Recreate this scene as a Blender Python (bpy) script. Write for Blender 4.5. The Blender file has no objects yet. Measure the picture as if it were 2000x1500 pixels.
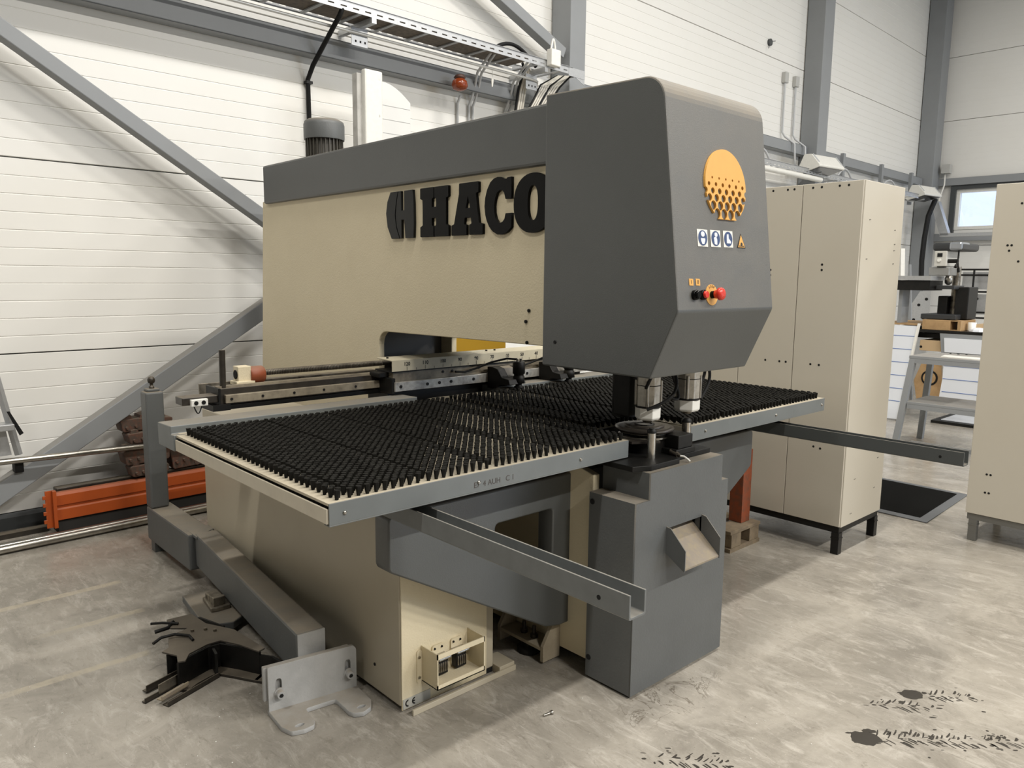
import bpy, bmesh, math, random
from mathutils import Matrix, Vector
random.seed(7)
S = bpy.context.scene
COL = S.collection
PI = math.pi

# ------------------------------------------------------------------ camera, world, lights, exposure
cam_d = bpy.data.cameras.new('camera')
cam = bpy.data.objects.new('camera', cam_d); COL.objects.link(cam)
cam_d.sensor_width = 36.0
cam_d.lens = 1496.2 * 36.0 / 2000.0
cam_d.clip_start = 0.05; cam_d.clip_end = 200
rt = Vector((0.7382280, -0.6744682, 0.0105880))
dn = Vector((-0.0866283, -0.1103606, -0.9901091))
fw = Vector((0.6689656, 0.7300091, -0.1398993))
cam.matrix_world = Matrix(((rt.x, -dn.x, -fw.x, 0), (rt.y, -dn.y, -fw.y, 0), (rt.z, -dn.z, -fw.z, 1.55), (0, 0, 0, 1)))
S.camera = cam
S.view_settings.view_transform = 'Standard'
S.view_settings.look = 'None'
S.view_settings.gamma = 1.0
S.view_settings.use_curve_mapping = False
S.view_settings.exposure = 0.0

w = bpy.data.worlds.new('sky'); S.world = w; w.use_nodes = True
bg = w.node_tree.nodes['Background']
bg.inputs['Color'].default_value = (0.74, 0.81, 1.0, 1); bg.inputs['Strength'].default_value = 1.5

WA = 0.032754
UU = Vector((math.cos(WA), math.sin(WA), 0)); NN = Vector((-math.sin(WA), math.cos(WA), 0))
WD = 5.30          # distance of the long wall's face
HD = 16.16         # distance of the end wall's face along UU
def wl(u, o, z):   # hall frame: u along the long wall, o out of the wall, z up
    return UU * u + NN * (WD - o) + Vector((0, 0, z))
HALL = Matrix.Rotation(WA, 4, 'Z')

LAMPS = []
def area(name, loc, sx, sy, power, col=(1.0, 0.962, 0.90), rot=(0, 0, 0)):
    d = bpy.data.lights.new(name, 'AREA'); d.shape = 'RECTANGLE'; d.size = sx; d.size_y = sy
    d.energy = power; d.color = col
    o = bpy.data.objects.new(name, d); COL.objects.link(o); o.location = loc; o.rotation_euler = rot
    return o
LAMP_Z = 6.9
LAMP_ROWS = [(1.35, [1.6, 4.6], 200), (1.35, [7.6, 10.6, 13.6], 72), (1.35, [-2.2], 175), (-5.6, [1.2, 4.4, 7.6, 10.8], 440)]
for ly, xs, pw in LAMP_ROWS:
    for lx in xs:
        area('highbay_light', (lx, ly, LAMP_Z - 0.02), 1.5, 0.22, pw)
        LAMPS.append((lx, ly))
# added bluish daylight shining in through the made-up window of the front wall
area('added_daylight', (10.5, -9.0, 2.6), 4.6, 2.6, 260, (0.70, 0.82, 1.0), (-PI / 2, 0, WA + PI))

# ------------------------------------------------------------------ materials
MATS = {}
def mat(name, col, rough=0.5, metal=0.0, dust=0.0, bump=0.0, bscale=300, var=0.0, vscale=6, varcol=None, dr=(0.35, 0.95), spec=0.5, wear=0.0):
    if name in MATS: return MATS[name]
    m = bpy.data.materials.new(name); m.use_nodes = True
    nt = m.node_tree; N = nt.nodes; L = nt.links
    b = N['Principled BSDF']
    b.inputs['Roughness'].default_value = rough; b.inputs['Metallic'].default_value = metal
    b.inputs['Specular IOR Level'].default_value = spec
    tc = N.new('ShaderNodeTexCoord')
    out = None
    rgb = N.new('ShaderNodeRGB'); rgb.outputs[0].default_value = (*col, 1); out = rgb.outputs[0]
    def mix(a, bcol, fac):
        x = N.new('ShaderNodeMix'); x.data_type = 'RGBA'
        L.new(fac, x.inputs[0]); L.new(a, x.inputs[6])
        if isinstance(bcol, tuple): x.inputs[7].default_value = (*bcol, 1)
        else: L.new(bcol, x.inputs[7])
        return x.outputs[2]
    def noise(sc, det=5, r=0.6):
        n = N.new('ShaderNodeTexNoise'); n.inputs['Scale'].default_value = sc; n.inputs['Detail'].default_value = det
        n.inputs['Roughness'].default_value = r
        L.new(tc.outputs['Object'], n.inputs['Vector']); return n.outputs[0]
    def ramp(v, a, c, x=0.0, y=1.0):
        r = N.new('ShaderNodeMapRange'); r.inputs[1].default_value = a; r.inputs[2].default_value = c
        r.inputs[3].default_value = x; r.inputs[4].default_value = y
        L.new(v, r.inputs[0]); return r.outputs[0]
    if var > 0:
        vc = varcol or tuple(c * 0.55 for c in col)
        out = mix(out, vc, ramp(noise(vscale), 0.42, 0.72, 0, var))
    if wear > 0:
        out = mix(out, tuple(min(1, c * 2.2 + 0.05) for c in col), ramp(noise(38, 8, 0.75), 0.66, 0.74, 0, wear))
    if dust > 0:
        g = N.new('ShaderNodeNewGeometry'); sp = N.new('ShaderNodeSeparateXYZ'); L.new(g.outputs['Normal'], sp.inputs[0])
        f = ramp(sp.outputs[2], dr[0], dr[1], 0, dust)
        mu = N.new('ShaderNodeMath'); mu.operation = 'MULTIPLY'; L.new(f, mu.inputs[0]); L.new(ramp(noise(9), 0.3, 0.65, 0.6, 1), mu.inputs[1])
        out = mix(out, (0.25, 0.212, 0.158), mu.outputs[0])
        L.new(ramp(mu.outputs[0], 0, 1, rough, 0.9), b.inputs['Roughness'])
    L.new(out, b.inputs['Base Color'])
    if bump > 0:
        bp = N.new('ShaderNodeBump'); bp.inputs['Strength'].default_value = bump; bp.inputs['Distance'].default_value = 0.002
        L.new(noise(bscale, 3), bp.inputs['Height']); L.new(bp.outputs[0], b.inputs['Normal'])
    MATS[name] = m; return m

GREY = mat('grey_paint', (0.074, 0.079, 0.078), 0.42, dust=0.62, bump=0.25, bscale=220, var=0.18, vscale=3, spec=0.8)
HEADG = mat('head_grey_paint', (0.070, 0.075, 0.074), 0.42, dust=0.62, dr=(0.02, 0.30), bump=0.25, bscale=220, var=0.18, vscale=3, spec=0.8)  # tan mix starts at slight slopes, so the slanted nose face turns lighter
GREYW = mat('worn_grey_paint', (0.108, 0.114, 0.114), 0.45, dust=0.85, bump=0.35, bscale=120, var=0.25, vscale=5, wear=0.5)
GREYL = mat('light_grey_primer', (0.43, 0.43, 0.42), 0.6, dust=0.75, bump=0.4, bscale=90, var=0.3, vscale=14)
RAILG = mat('rail_grey', (0.155, 0.168, 0.168), 0.4, dust=0.7, var=0.25, vscale=8, wear=0.35)
CREAM = mat('cream_paint', (0.72, 0.635, 0.45), 0.5, bump=0.6, bscale=150, var=0.22, vscale=3, varcol=(0.58, 0.50, 0.34), dust=0.3)
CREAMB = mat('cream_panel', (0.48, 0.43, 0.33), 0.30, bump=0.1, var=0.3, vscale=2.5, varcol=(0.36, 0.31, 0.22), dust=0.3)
CABW = mat('cabinet_cream', (0.54, 0.505, 0.43), 0.45, var=0.18, vscale=2.0, varcol=(0.46, 0.41, 0.32))
WALLW = mat('white_panel', (0.775, 0.768, 0.735), 0.5, bump=0.05, bscale=60, var=0.12, vscale=1.5, varcol=(0.66, 0.63, 0.56), spec=0.35)
STEELG = mat('structural_grey', (0.25, 0.262, 0.272), 0.5, dust=0.55, var=0.12, vscale=4)
DARKG = mat('dark_grey_trim', (0.055, 0.06, 0.062), 0.5)
BLACK = mat('black_steel', (0.008, 0.008, 0.0075), 0.45, spec=0.25, var=0.3, vscale=30, varcol=(0.022, 0.018, 0.015), bump=0.2)
OILY = mat('oily_steel', (0.045, 0.038, 0.03), 0.35, metal=0.3, dust=0.55, var=0.6, vscale=25, varcol=(0.012, 0.011, 0.01))
BRISTLE = mat('bristle_black', (0.010, 0.0095, 0.008), 0.8, spec=0.15)
GLOSSB = mat('gloss_black', (0.004, 0.004, 0.004), 0.10, spec=0.10)
RUBBER = mat('black_rubber', (0.008, 0.008, 0.008), 0.6, spec=0.25)
STEEL = mat('bare_steel', (0.42, 0.40, 0.36), 0.28, metal=1.0, var=0.4, vscale=30, varcol=(0.16, 0.13, 0.10))
WORNST = mat('stained_steel', (0.30, 0.27, 0.22), 0.42, metal=0.75, var=0.9, vscale=18, varcol=(0.05, 0.04, 0.03), dust=0.4)
GALV = mat('galvanised', (0.52, 0.53, 0.54), 0.42, metal=0.75, var=0.3, vscale=40, varcol=(0.34, 0.35, 0.36))
TABLEC = mat('dusty_table_sheet', (0.46, 0.41, 0.31), 0.7, var=0.5, vscale=12, varcol=(0.30, 0.26, 0.19), dust=0.3)
STRIP = mat('cream_strip', (0.56, 0.51, 0.41), 0.5, var=0.2, vscale=15)
ORANGE = mat('orange_paint', (0.42, 0.075, 0.009), 0.45, var=0.35, vscale=8, varcol=(0.30, 0.05, 0.01), dust=0.35)
ORNG2 = mat('orange_lens', (0.20, 0.035, 0.008), 0.12)
AMBER = mat('amber_plate', (0.72, 0.38, 0.085), 0.42, var=0.1, vscale=30)
YELLOW = mat('yellow_paint', (0.33, 0.19, 0.005), 0.5)
RED = mat('red_plastic', (0.60, 0.03, 0.015), 0.3)
RUSTR = mat('rusty_red', (0.26, 0.06, 0.02), 0.7, var=0.8, vscale=25, varcol=(0.10, 0.06, 0.04), bump=0.6, bscale=60)
RUST = mat('rusty_iron', (0.075, 0.055, 0.042), 0.75, var=0.6, vscale=45, varcol=(0.20, 0.06, 0.03), bump=0.6, bscale=60, dust=0.5)
WHITEP = mat('white_plastic', (0.78, 0.77, 0.72), 0.4, var=0.15, vscale=30)
WHITEM = mat('white_sheet', (0.72, 0.75, 0.80), 0.35)
BLUEL = mat('blue_line', (0.10, 0.18, 0.42), 0.5)
NAVY = mat('sign_blue', (0.03, 0.06, 0.16), 0.4)
INK = mat('black_ink', (0.015, 0.014, 0.012), 0.6)
WOOD = mat('raw_wood', (0.42, 0.27, 0.13), 0.65, var=0.5, vscale=12, varcol=(0.22, 0.12, 0.05))
PALW = mat('old_wood', (0.22, 0.17, 0.11), 0.8, var=0.6, vscale=20, varcol=(0.09, 0.07, 0.05), bump=0.5, bscale=50)
CARD = mat('cardboard', (0.50, 0.36, 0.21), 0.8)
PINK = mat('pinkish_dust_steel', (0.25, 0.21, 0.165), 0.55, var=0.5, vscale=40, varcol=(0.36, 0.29, 0.16))
HOLE = mat('hole_dark', (0.004, 0.004, 0.004), 0.9)
LAMPW = bpy.data.materials.new('lamp_emitter'); LAMPW.use_nodes = True
_b = LAMPW.node_tree.nodes['Principled BSDF']; _b.inputs['Emission Color'].default_value = (1, 0.95, 0.86, 1); _b.inputs['Emission Strength'].default_value = 4
GLASS = bpy.data.materials.new('window_glass'); GLASS.use_nodes = True
_n = GLASS.node_tree.nodes; _l = GLASS.node_tree.links; _n.remove(_n['Principled BSDF'])
_t = _n.new('ShaderNodeBsdfTransparent'); _t.inputs[0].default_value = (0.93, 0.96, 0.98, 1)
_g = _n.new('ShaderNodeBsdfGlossy'); _g.inputs['Roughness'].default_value = 0.03
_m = _n.new('ShaderNodeMixShader'); _m.inputs[0].default_value = 0.07
_l.new(_t.outputs[0], _m.inputs[1]); _l.new(_g.outputs[0], _m.inputs[2]); _l.new(_m.outputs[0], _n['Material Output'].inputs['Surface'])

def floor_mat():
    m = bpy.data.materials.new('concrete_floor'); m.use_nodes = True
    nt = m.node_tree; N = nt.nodes; L = nt.links; b = N['Principled BSDF']
    tc = N.new('ShaderNodeTexCoord'); P = tc.outputs['Object']
    def noise(sc, det=6, r=0.6, vec=P, dist=0.0):
        n = N.new('ShaderNodeTexNoise'); n.inputs['Scale'].default_value = sc; n.inputs['Detail'].default_value = det
        n.inputs['Roughness'].default_value = r; n.inputs['Distortion'].default_value = dist; L.new(vec, n.inputs['Vector']); return n.outputs[0]
    def rng(v, a, c, x=0.0, y=1.0):
        r = N.new('ShaderNodeMapRange'); r.inputs[1].default_value = a; r.inputs[2].default_value = c
        r.inputs[3].default_value = x; r.inputs[4].default_value = y; L.new(v, r.inputs[0]); return r.outputs[0]
    def mth(op, a, c):
        x = N.new('ShaderNodeMath'); x.operation = op
        for i, v in enumerate((a, c)):
            if isinstance(v, (int, float)): x.inputs[i].default_value = v
            else: L.new(v, x.inputs[i])
        return x.outputs[0]
    def mix(a, c, f):
        x = N.new('ShaderNodeMix'); x.data_type = 'RGBA'; L.new(f, x.inputs[0])
        if isinstance(a, tuple): x.inputs[6].default_value = (*a, 1)
        else: L.new(a, x.inputs[6])
        if isinstance(c, tuple): x.inputs[7].default_value = (*c, 1)
        else: L.new(c, x.inputs[7])
        return x.outputs[2]
    mp = N.new('ShaderNodeMapping'); mp.inputs['Rotation'].default_value = (0, 0, 0.75); mp.inputs['Scale'].default_value = (2.6, 0.9, 1); L.new(P, mp.inputs['Vector'])
    base = mix((0.35, 0.322, 0.276), (0.225, 0.205, 0.173), rng(noise(2.2, 8, 0.72, P, 0.8), 0.38, 0.64))
    base = mix(base, (0.45, 0.42, 0.37), rng(noise(5.5, 9, 0.78, mp.outputs[0], 1.0), 0.50, 0.66, 0, 0.8))
    base = mix(base, (0.16, 0.14, 0.112), rng(noise(9, 10, 0.8, mp.outputs[0], 1.6), 0.54, 0.66, 0, 0.6))
    base = mix(base, (0.10, 0.085, 0.068), rng(noise(31, 6, 0.75, mp.outputs[0], 1.0), 0.64, 0.70, 0, 0.6))
    base = mix(base, (0.52, 0.48, 0.41), rng(noise(55, 3, 0.5), 0.66, 0.74, 0, 0.35))
    base = mix(base, (0.12, 0.10, 0.08), rng(noise(120, 2, 0.5), 0.68, 0.75, 0, 0.5))
    sp = N.new('ShaderNodeSeparateXYZ'); L.new(P, sp.inputs[0]); X, Y = sp.outputs[0], sp.outputs[1]
    # cleaner stripes where tape once lay
    wob = mth('MULTIPLY', mth('SUBTRACT', noise(3.0, 3, 0.5), 0.5), 0.05)
    for (y0, x0, x1, wd) in ((4.05, 0.3, 1.05, 0.022), (3.63, 0.55, 1.03, 0.02), (3.19, 0.3, 0.92, 0.02)):
        d = mth('ABSOLUTE', mth('SUBTRACT', mth('ADD', Y, wob), y0), 0)
        f = mth('MULTIPLY', rng(d, wd * 0.9, wd * 1.25, 1, 0), mth('MULTIPLY', rng(X, x0, x0 + 0.2), rng(X, x1 - 0.02, x1, 1, 0)))
        base = mix(base, (0.43, 0.38, 0.29), mth('MULTIPLY', f, rng(noise(25), 0.3, 0.6, 0.35, 0.9)))
    # oily shoe prints : elongated masks broken up by a tread pattern
    wv = N.new('ShaderNodeTexWave'); wv.inputs['Scale'].default_value = 14; wv.inputs['Distortion'].default_value = 6; wv.inputs['Detail'].default_value = 3
    wv.inputs['Detail Scale'].default_value = 2.2; L.new(P, wv.inputs['Vector'])
    nz = noise(17, 8, 0.85, P, 1.5)
    oil = None
    for (cx, cy, a, lx, ly, thr) in ((2.76, 0.80, -0.75, 0.24, 0.07, 0.66), (3.0, 0.90, -0.75, 0.2, 0.06, 0.68), (0.97, 3.05, 0.3, 0.2, 0.06, 0.66)):
        m2 = N.new('ShaderNodeMapping'); m2.vector_type = 'TEXTURE'
        m2.inputs['Location'].default_value = (cx, cy, 0); m2.inputs['Rotation'].default_value = (0, 0, a); m2.inputs['Scale'].default_value = (lx, ly, 1)
        L.new(P, m2.inputs['Vector'])
        ln = N.new('ShaderNodeVectorMath'); ln.operation = 'LENGTH'; L.new(m2.outputs[0], ln.inputs[0])
        v = mth('ADD', mth('MULTIPLY', nz, 0.90), mth('MULTIPLY', wv.outputs[1], 0.11))
        v = mth('SUBTRACT', v, mth('MULTIPLY', rng(ln.outputs['Value'], 0.55, 1.35, 0, 1), 0.45))
        f = rng(v, thr - 0.015, thr + 0.02)
        oil = f if oil is None else mth('MAXIMUM', oil, f)
    base = mix(base, (0.045, 0.038, 0.03), mth('MULTIPLY', oil, 0.9))
    # a damp, cracked patch in front of the pedestal foot
    m3 = N.new('ShaderNodeMapping'); m3.vector_type = 'TEXTURE'; m3.inputs['Location'].default_value = (2.24, 1.56, 0); m3.inputs['Scale'].default_value = (0.28, 0.10, 1); L.new(P, m3.inputs['Vector'])
    ln = N.new('ShaderNodeVectorMath'); ln.operation = 'LENGTH'; L.new(m3.outputs[0], ln.inputs[0])
    band = mth('ABSOLUTE', mth('SUBTRACT', noise(7, 4, 0.6, P, 1.0), 0.5), 0)
    f = mth('MULTIPLY', rng(band, 0.004, 0.016, 1, 0), rng(ln.outputs['Value'], 0.7, 1.2, 1, 0))
    base = mix(base, (0.12, 0.10, 0.075), mth('MULTIPLY', f, 0.8))
    L.new(base, b.inputs['Base Color'])
    L.new(rng(noise(3.5, 8, 0.7, mp.outputs[0]), 0.35, 0.7, 0.16, 0.34), b.inputs['Roughness'])
    bp = N.new('ShaderNodeBump'); bp.inputs['Strength'].default_value = 0.16; bp.inputs['Distance'].default_value = 0.003
    L.new(noise(14, 8, 0.7, mp.outputs[0]), bp.inputs['Height']); L.new(bp.outputs[0], b.inputs['Normal'])
    return m
FLOOR = floor_mat()

# ------------------------------------------------------------------ mesh building helpers
class B:
    def __init__(s): s.v = []; s.f = []; s.sm = []
    def add(s, vs, fs, smooth=False):
        k = len(s.v); s.v += [tuple(v) for v in vs]; s.f += [tuple(i + k for i in f) for f in fs]; s.sm += [smooth] * len(fs); return s
    def box(s, x0, x1, y0, y1, z0, z1):
        x0, x1 = min(x0, x1), max(x0, x1); y0, y1 = min(y0, y1), max(y0, y1); z0, z1 = min(z0, z1), max(z0, z1)
        return s.add([(x0, y0, z0), (x1, y0, z0), (x1, y1, z0), (x0, y1, z0), (x0, y0, z1), (x1, y0, z1), (x1, y1, z1), (x0, y1, z1)],
                     [(0, 3, 2, 1), (4, 5, 6, 7), (0, 1, 5, 4), (1, 2, 6, 5), (2, 3, 7, 6), (3, 0, 4, 7)])
    def prism(s, pts, axis, a0, a1, smooth=False):   # pts in the two other axes (xyz order)
        n = len(pts)
        def mk(p, a):
            return (a, p[0], p[1]) if axis == 'x' else (p[0], a, p[1]) if axis == 'y' else (p[0], p[1], a)
        vs = [mk(p, a0) for p in pts] + [mk(p, a1) for p in pts]
        fs = [tuple(range(n)), tuple(range(2 * n - 1, n - 1, -1))]
        s.add(vs, fs); k = len(s.v) - 2 * n
        for i in range(n):
            j = (i + 1) % n; s.f.append((k + i, k + n + i, k + n + j, k + j)); s.sm.append(smooth)
        return s
    def rod(s, p0, p1, r, r1=None, n=16, caps=True, smooth=True, ph=0.0):
        p0, p1 = Vector(p0), Vector(p1); d = (p1 - p0).normalized(); r1 = r if r1 is None else r1
        a = d.orthogonal().normalized() if abs(d.z) < 0.99 else Vector((1, 0, 0)); a = (a - d * a.dot(d)).normalized(); b_ = d.cross(a)
        vs = []
        for p, q in ((p0, r), (p1, r1)):
            for i in range(n):
                t = 2 * PI * i / n + ph; vs.append(p + (a * math.cos(t) + b_ * math.sin(t)) * q)
        fs = [(i, (i + 1) % n, n + (i + 1) % n, n + i) for i in range(n)]
        s.add(vs, fs, smooth)
        if caps: s.add(vs[:n], [tuple(range(n - 1, -1, -1))]); s.add(vs[n:], [tuple(range(n))])
        return s
    def tube(s, path, r, n=8, smooth=True):
        P = [Vector(p) for p in path]; rings = []; a = None
        for i, p in enumerate(P):
            d = ((P[i + 1] - p) if i == 0 else (p - P[i - 1]) if i == len(P) - 1 else (P[i + 1] - P[i - 1])).normalized()
            if a is None: a = d.orthogonal().normalized()
            a = (a - d * a.dot(d)).normalized(); b_ = d.cross(a)
            rings.append([p + (a * math.cos(2 * PI * k / n) + b_ * math.sin(2 * PI * k / n)) * r for k in range(n)])
        vs = [v for rg in rings for v in rg]; fs = []
        for i in range(len(P) - 1):
            for k in range(n): fs.append((i * n + k, i * n + (k + 1) % n, (i + 1) * n + (k + 1) % n, (i + 1) * n + k))
        s.add(vs, fs, smooth); s.add(rings[0], [tuple(range(n - 1, -1, -1))]); s.add(rings[-1], [tuple(range(n))])
        return s
    def lathe(s, c, prof, n=24, smooth=True, axis='z', ph=0.0):   # prof: (r, h)
        c = Vector(c); vs = []
        for r, h in prof:
            for i in range(n):
                t = 2 * PI * i / n + ph; x, y = r * math.cos(t), r * math.sin(t)
                vs.append(c + (Vector((x, y, h)) if axis == 'z' else Vector((h, x, y)) if axis == 'x' else Vector((x, h, -y))))
        fs = []
        for j in range(len(prof) - 1):
            for i in range(n): fs.append((j * n + i, j * n + (i + 1) % n, (j + 1) * n + (i + 1) % n, (j + 1) * n + i))
        s.add(vs, fs, smooth); s.add(vs[:n], [tuple(range(n - 1, -1, -1))]); s.add(vs[-n:], [tuple(range(n))])
        return s
    def xf(s, M, k=0):
        s.v = s.v[:k] + [tuple(M @ Vector(v)) for v in s.v[k:]]; return s
    def mesh(s, name):
        m = bpy.data.meshes.new(name); m.from_pydata(s.v, [], s.f); m.update()
        m.polygons.foreach_set('use_smooth', s.sm)
        return m

def fix(me):
    bm = bmesh.new(); bm.from_mesh(me); bmesh.ops.recalc_face_normals(bm, faces=bm.faces); bm.to_mesh(me); bm.free()

def obj(name, b, m, parent=None, bevel=0.0, seg=2, rec=True, label=None, kind=None):
    me = b.mesh(name) if isinstance(b, B) else b
    if rec: fix(me)
    if isinstance(m, (list, tuple)):
        for q in m: me.materials.append(q)
    else: me.materials.append(m)
    o = bpy.data.objects.new(name, me); COL.objects.link(o)
    if bevel > 0:
        q = o.modifiers.new('bevel', 'BEVEL'); q.width = bevel; q.segments = seg; q.limit_method = 'ANGLE'; q.angle_limit = 0.6; q.harden_normals = False
    if parent:
        o.parent = parent; o.matrix_parent_inverse = Matrix.Translation(-ROOTLOC[parent.name] if parent.name in ROOTLOC else Vector())
    if label: o['label'] = label
    if kind: o['kind'] = kind
    return o
ROOTLOC = {}
def thing(name, label, cat, loc, group=None):
    o = bpy.data.objects.new(name, None); COL.objects.link(o); o.location = loc; o.empty_display_size = 0.1
    ROOTLOC[o.name] = Vector(loc); o['label'] = label; o['category'] = cat
    if group: o['group'] = group
    return o
def single(name, b, m, label, cat, group=None, bevel=0.0, origin=None, rec=True):
    c = Vector(origin) if origin else Vector((sum(v[0] for v in b.v) / len(b.v), sum(v[1] for v in b.v) / len(b.v), min(v[2] for v in b.v)))
    b.v = [tuple(Vector(v) - c) for v in b.v]
    o = obj(name, b, m, None, bevel, rec=rec); o.location = c; o['label'] = label; o['category'] = cat
    if group: o['group'] = group
    return o
def struct(name, b, m, parent=None, bevel=0.0):
    o = obj(name, b, m, parent, bevel)
    if parent is None: o['kind'] = 'structure'
    return o
def round_poly(pts, rad, n=5):   # rad: dict index->radius
    out = []; k = len(pts)
    for i, p in enumerate(pts):
        r = rad.get(i, 0) if isinstance(rad, dict) else rad
        if r <= 0: out.append(tuple(p)); continue
        p = Vector(p); a = (Vector(pts[i - 1]) - p); c = (Vector(pts[(i + 1) % k]) - p)
        la, lc = a.length, c.length; a.normalize(); c.normalize()
        ang = a.angle(c); t = min(r / math.tan(ang / 2), la * 0.49, lc * 0.49); rr = t * math.tan(ang / 2)
        cen = p + (a + c).normalized() * (rr / math.sin(ang / 2))
        s0 = p + a * t - cen; s1 = p + c * t - cen
        tot = s0.angle(s1); sg = 1 if s0.x * s1.y - s0.y * s1.x > 0 else -1
        for q in range(n + 1):
            th = sg * tot * q / n; out.append((cen.x + s0.x * math.cos(th) - s0.y * math.sin(th), cen.y + s0.x * math.sin(th) + s0.y * math.cos(th)))
    return out
def curve_mesh(loops, depth, bev=0.0, M=Matrix()):    # filled 2D outlines with holes, extruded; lies in XY, thickness +-depth
    cu = bpy.data.curves.new('outline', 'CURVE'); cu.dimensions = '2D'; cu.fill_mode = 'BOTH'; cu.extrude = depth; cu.bevel_depth = bev; cu.bevel_resolution = 1
    for lp in loops:
        s = cu.splines.new('POLY'); s.points.add(len(lp) - 1)
        for i, p in enumerate(lp): s.points[i].co = (p[0], p[1], 0, 1)
        s.use_cyclic_u = True
    return _conv(cu, M)
def text_mesh(txt, size, depth, M=Matrix(), align='CENTER', bold=0.0):
    cu = bpy.data.curves.new('writing', 'FONT'); cu.body = txt; cu.size = size; cu.extrude = depth; cu.align_x = align; cu.align_y = 'CENTER'; cu.offset = bold
    return _conv(cu, M)
def _conv(cu, M):
    o = bpy.data.objects.new('tmp', cu); COL.objects.link(o)
    dg = bpy.context.evaluated_depsgraph_get(); me = bpy.data.meshes.new_from_object(o.evaluated_get(dg))
    bpy.data.objects.remove(o); bpy.data.curves.remove(cu)
    me.transform(M); return me
def frame_m(o, x, y):   # matrix whose XY plane is spanned by x,y
    x, y = Vector(x).normalized(), Vector(y).normalized(); z = x.cross(y)
    return Matrix(((x.x, y.x, z.x, o[0]), (x.y, y.y, z.y, o[1]), (x.z, y.z, z.z, o[2]), (0, 0, 0, 1)))
def circle(cx, cy, r, n=24): return [(cx + r * math.cos(2 * PI * i / n), cy + r * math.sin(2 * PI * i / n)) for i in range(n)]

# ------------------------------------------------------------------ the hall
U0, U1 = -9.0, HD
NF = WD; NB = -9.0          # hall frame n range
CEIL = 7.9
fb = B().box(U0 - 0.2, U1 + 0.2, NB - 0.2, NF + 0.2, -0.2, 0.0).xf(HALL)
struct('floor', fb, FLOOR)
cb = B().box(U0 - 0.2, U1 + 0.2, NB - 0.2, NF + 0.2, CEIL, CEIL + 0.15).xf(HALL)
struct('ceiling', cb, mat('ceiling_deck', (0.20, 0.205, 0.205), 0.6))
FARW = mat('far_wall_panel', (0.17, 0.17, 0.165), 0.6)
struct('wall_front', B().box(U0, 8.0, NB - 0.2, NB, 0, CEIL).box(12.6, U1, NB - 0.2, NB, 0, CEIL).box(8.0, 12.6, NB - 0.2, NB, 0, 1.2).box(8.0, 12.6, NB - 0.2, NB, 3.9, CEIL).xf(HALL), FARW)
added_win = struct('added_window', B().box(8.0, 12.6, NB - 0.12, NB - 0.06, 1.2, 1.3).box(8.0, 12.6, NB - 0.12, NB - 0.06, 3.8, 3.9).xf(HALL), WHITEP)  # unseen window added so bluish daylight reaches the cabinet side
for k in range(4): obj('pane', B().box(8.02 + k * 1.15, 9.12 + k * 1.15, NB - 0.10, NB - 0.09, 1.3, 3.8).xf(HALL), GLASS, added_win)
struct('wall_left', B().box(U0 - 0.2, U0, NB, NF, 0, CEIL).xf(HALL), FARW)
# long back wall: a core slab plus sandwich panels with real grooves
wb = struct('wall_back', B().box(U0, U1 + 0.2, NF + 0.045, NF + 0.2, 0, CEIL).xf(HALL), DARKG)
JZ = [0.10, 1.06, 2.20, 3.345, 4.485, 5.62, 6.76, 7.9]
def panel_profile(z0, z1, pitch=0.107, g=0.003, gw=0.0042, J=0.006):
    pts = [(0.045, z0 + J * 0.6), (0.004, z0 + J * 0.6), (0, z0 + J)]
    k = max(1, int(round((z1 - z0) / pitch))); h = (z1 - z0) / k
    for i in range(1, k):
        zc = z0 + i * h; pts += [(0, zc - gw), (g, zc - gw * 0.3), (g, zc + gw * 0.3), (0, zc + gw)]
    pts += [(0, z1 - J), (0.004, z1 - J * 0.6), (0.045, z1 - J * 0.6)]
    return pts
for (ua, ub) in ((-9.0, -5.2), (-5.2, 0.2), (0.2, 5.66), (5.66, 10.93), (10.93, HD)):
    for z0, z1 in zip(JZ[:-1], JZ[1:]):
        pr = [(WD + a, z) for a, z in panel_profile(z0, z1)]
        obj('wall_panel', B().prism(pr, 'x', ua + 0.003, ub - 0.003).xf(HALL), WALLW, wb)
# end wall with a window opening
WV0, WV1, WZ0, WZ1 = 2.2, 4.70, 2.49, 3.225
wr = struct('wall_right', B().box(HD + 0.05, HD + 0.2, NB, WV0, 0, CEIL).box(HD + 0.05, HD + 0.2, WV1, NF, 0, CEIL)
            .box(HD + 0.05, HD + 0.2, WV0, WV1, 0, WZ0).box(HD + 0.05, HD + 0.2, WV0, WV1, WZ1, CEIL).xf(HALL), DARKG)
def end_panel(va, vb, z0, z1):
    pr = [(HD + a, z) for a, z in panel_profile(z0, z1, 0.107, 0.001, 0.003)]
    obj('wall_panel', B().prism(pr, 'y', va + 0.003, vb - 0.003).xf(HALL), WALLW, wr)
for z0, z1 in zip(JZ[:-1], JZ[1:]):
    end_panel(-9.0, -4.6, z0, z1)
    if z0 == 2.20:
        end_panel(-4.6, WV0, z0, z1); end_panel(WV1, WD, z0, z1); end_panel(WV0, WV1, z0, WZ0); end_panel(WV0, WV1, WZ1, z1)
    else: end_panel(-4.6, WD, z0, z1)
# plinth along the foot of the long wall
struct('baseboard_back', B().prism([(WD + 0.03, 0), (WD - 0.012, 0), (WD - 0.012, 0.075), (WD + 0.004, 0.10), (WD + 0.03, 0.10)], 'x', U0, HD).xf(HALL), DARKG)
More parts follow.
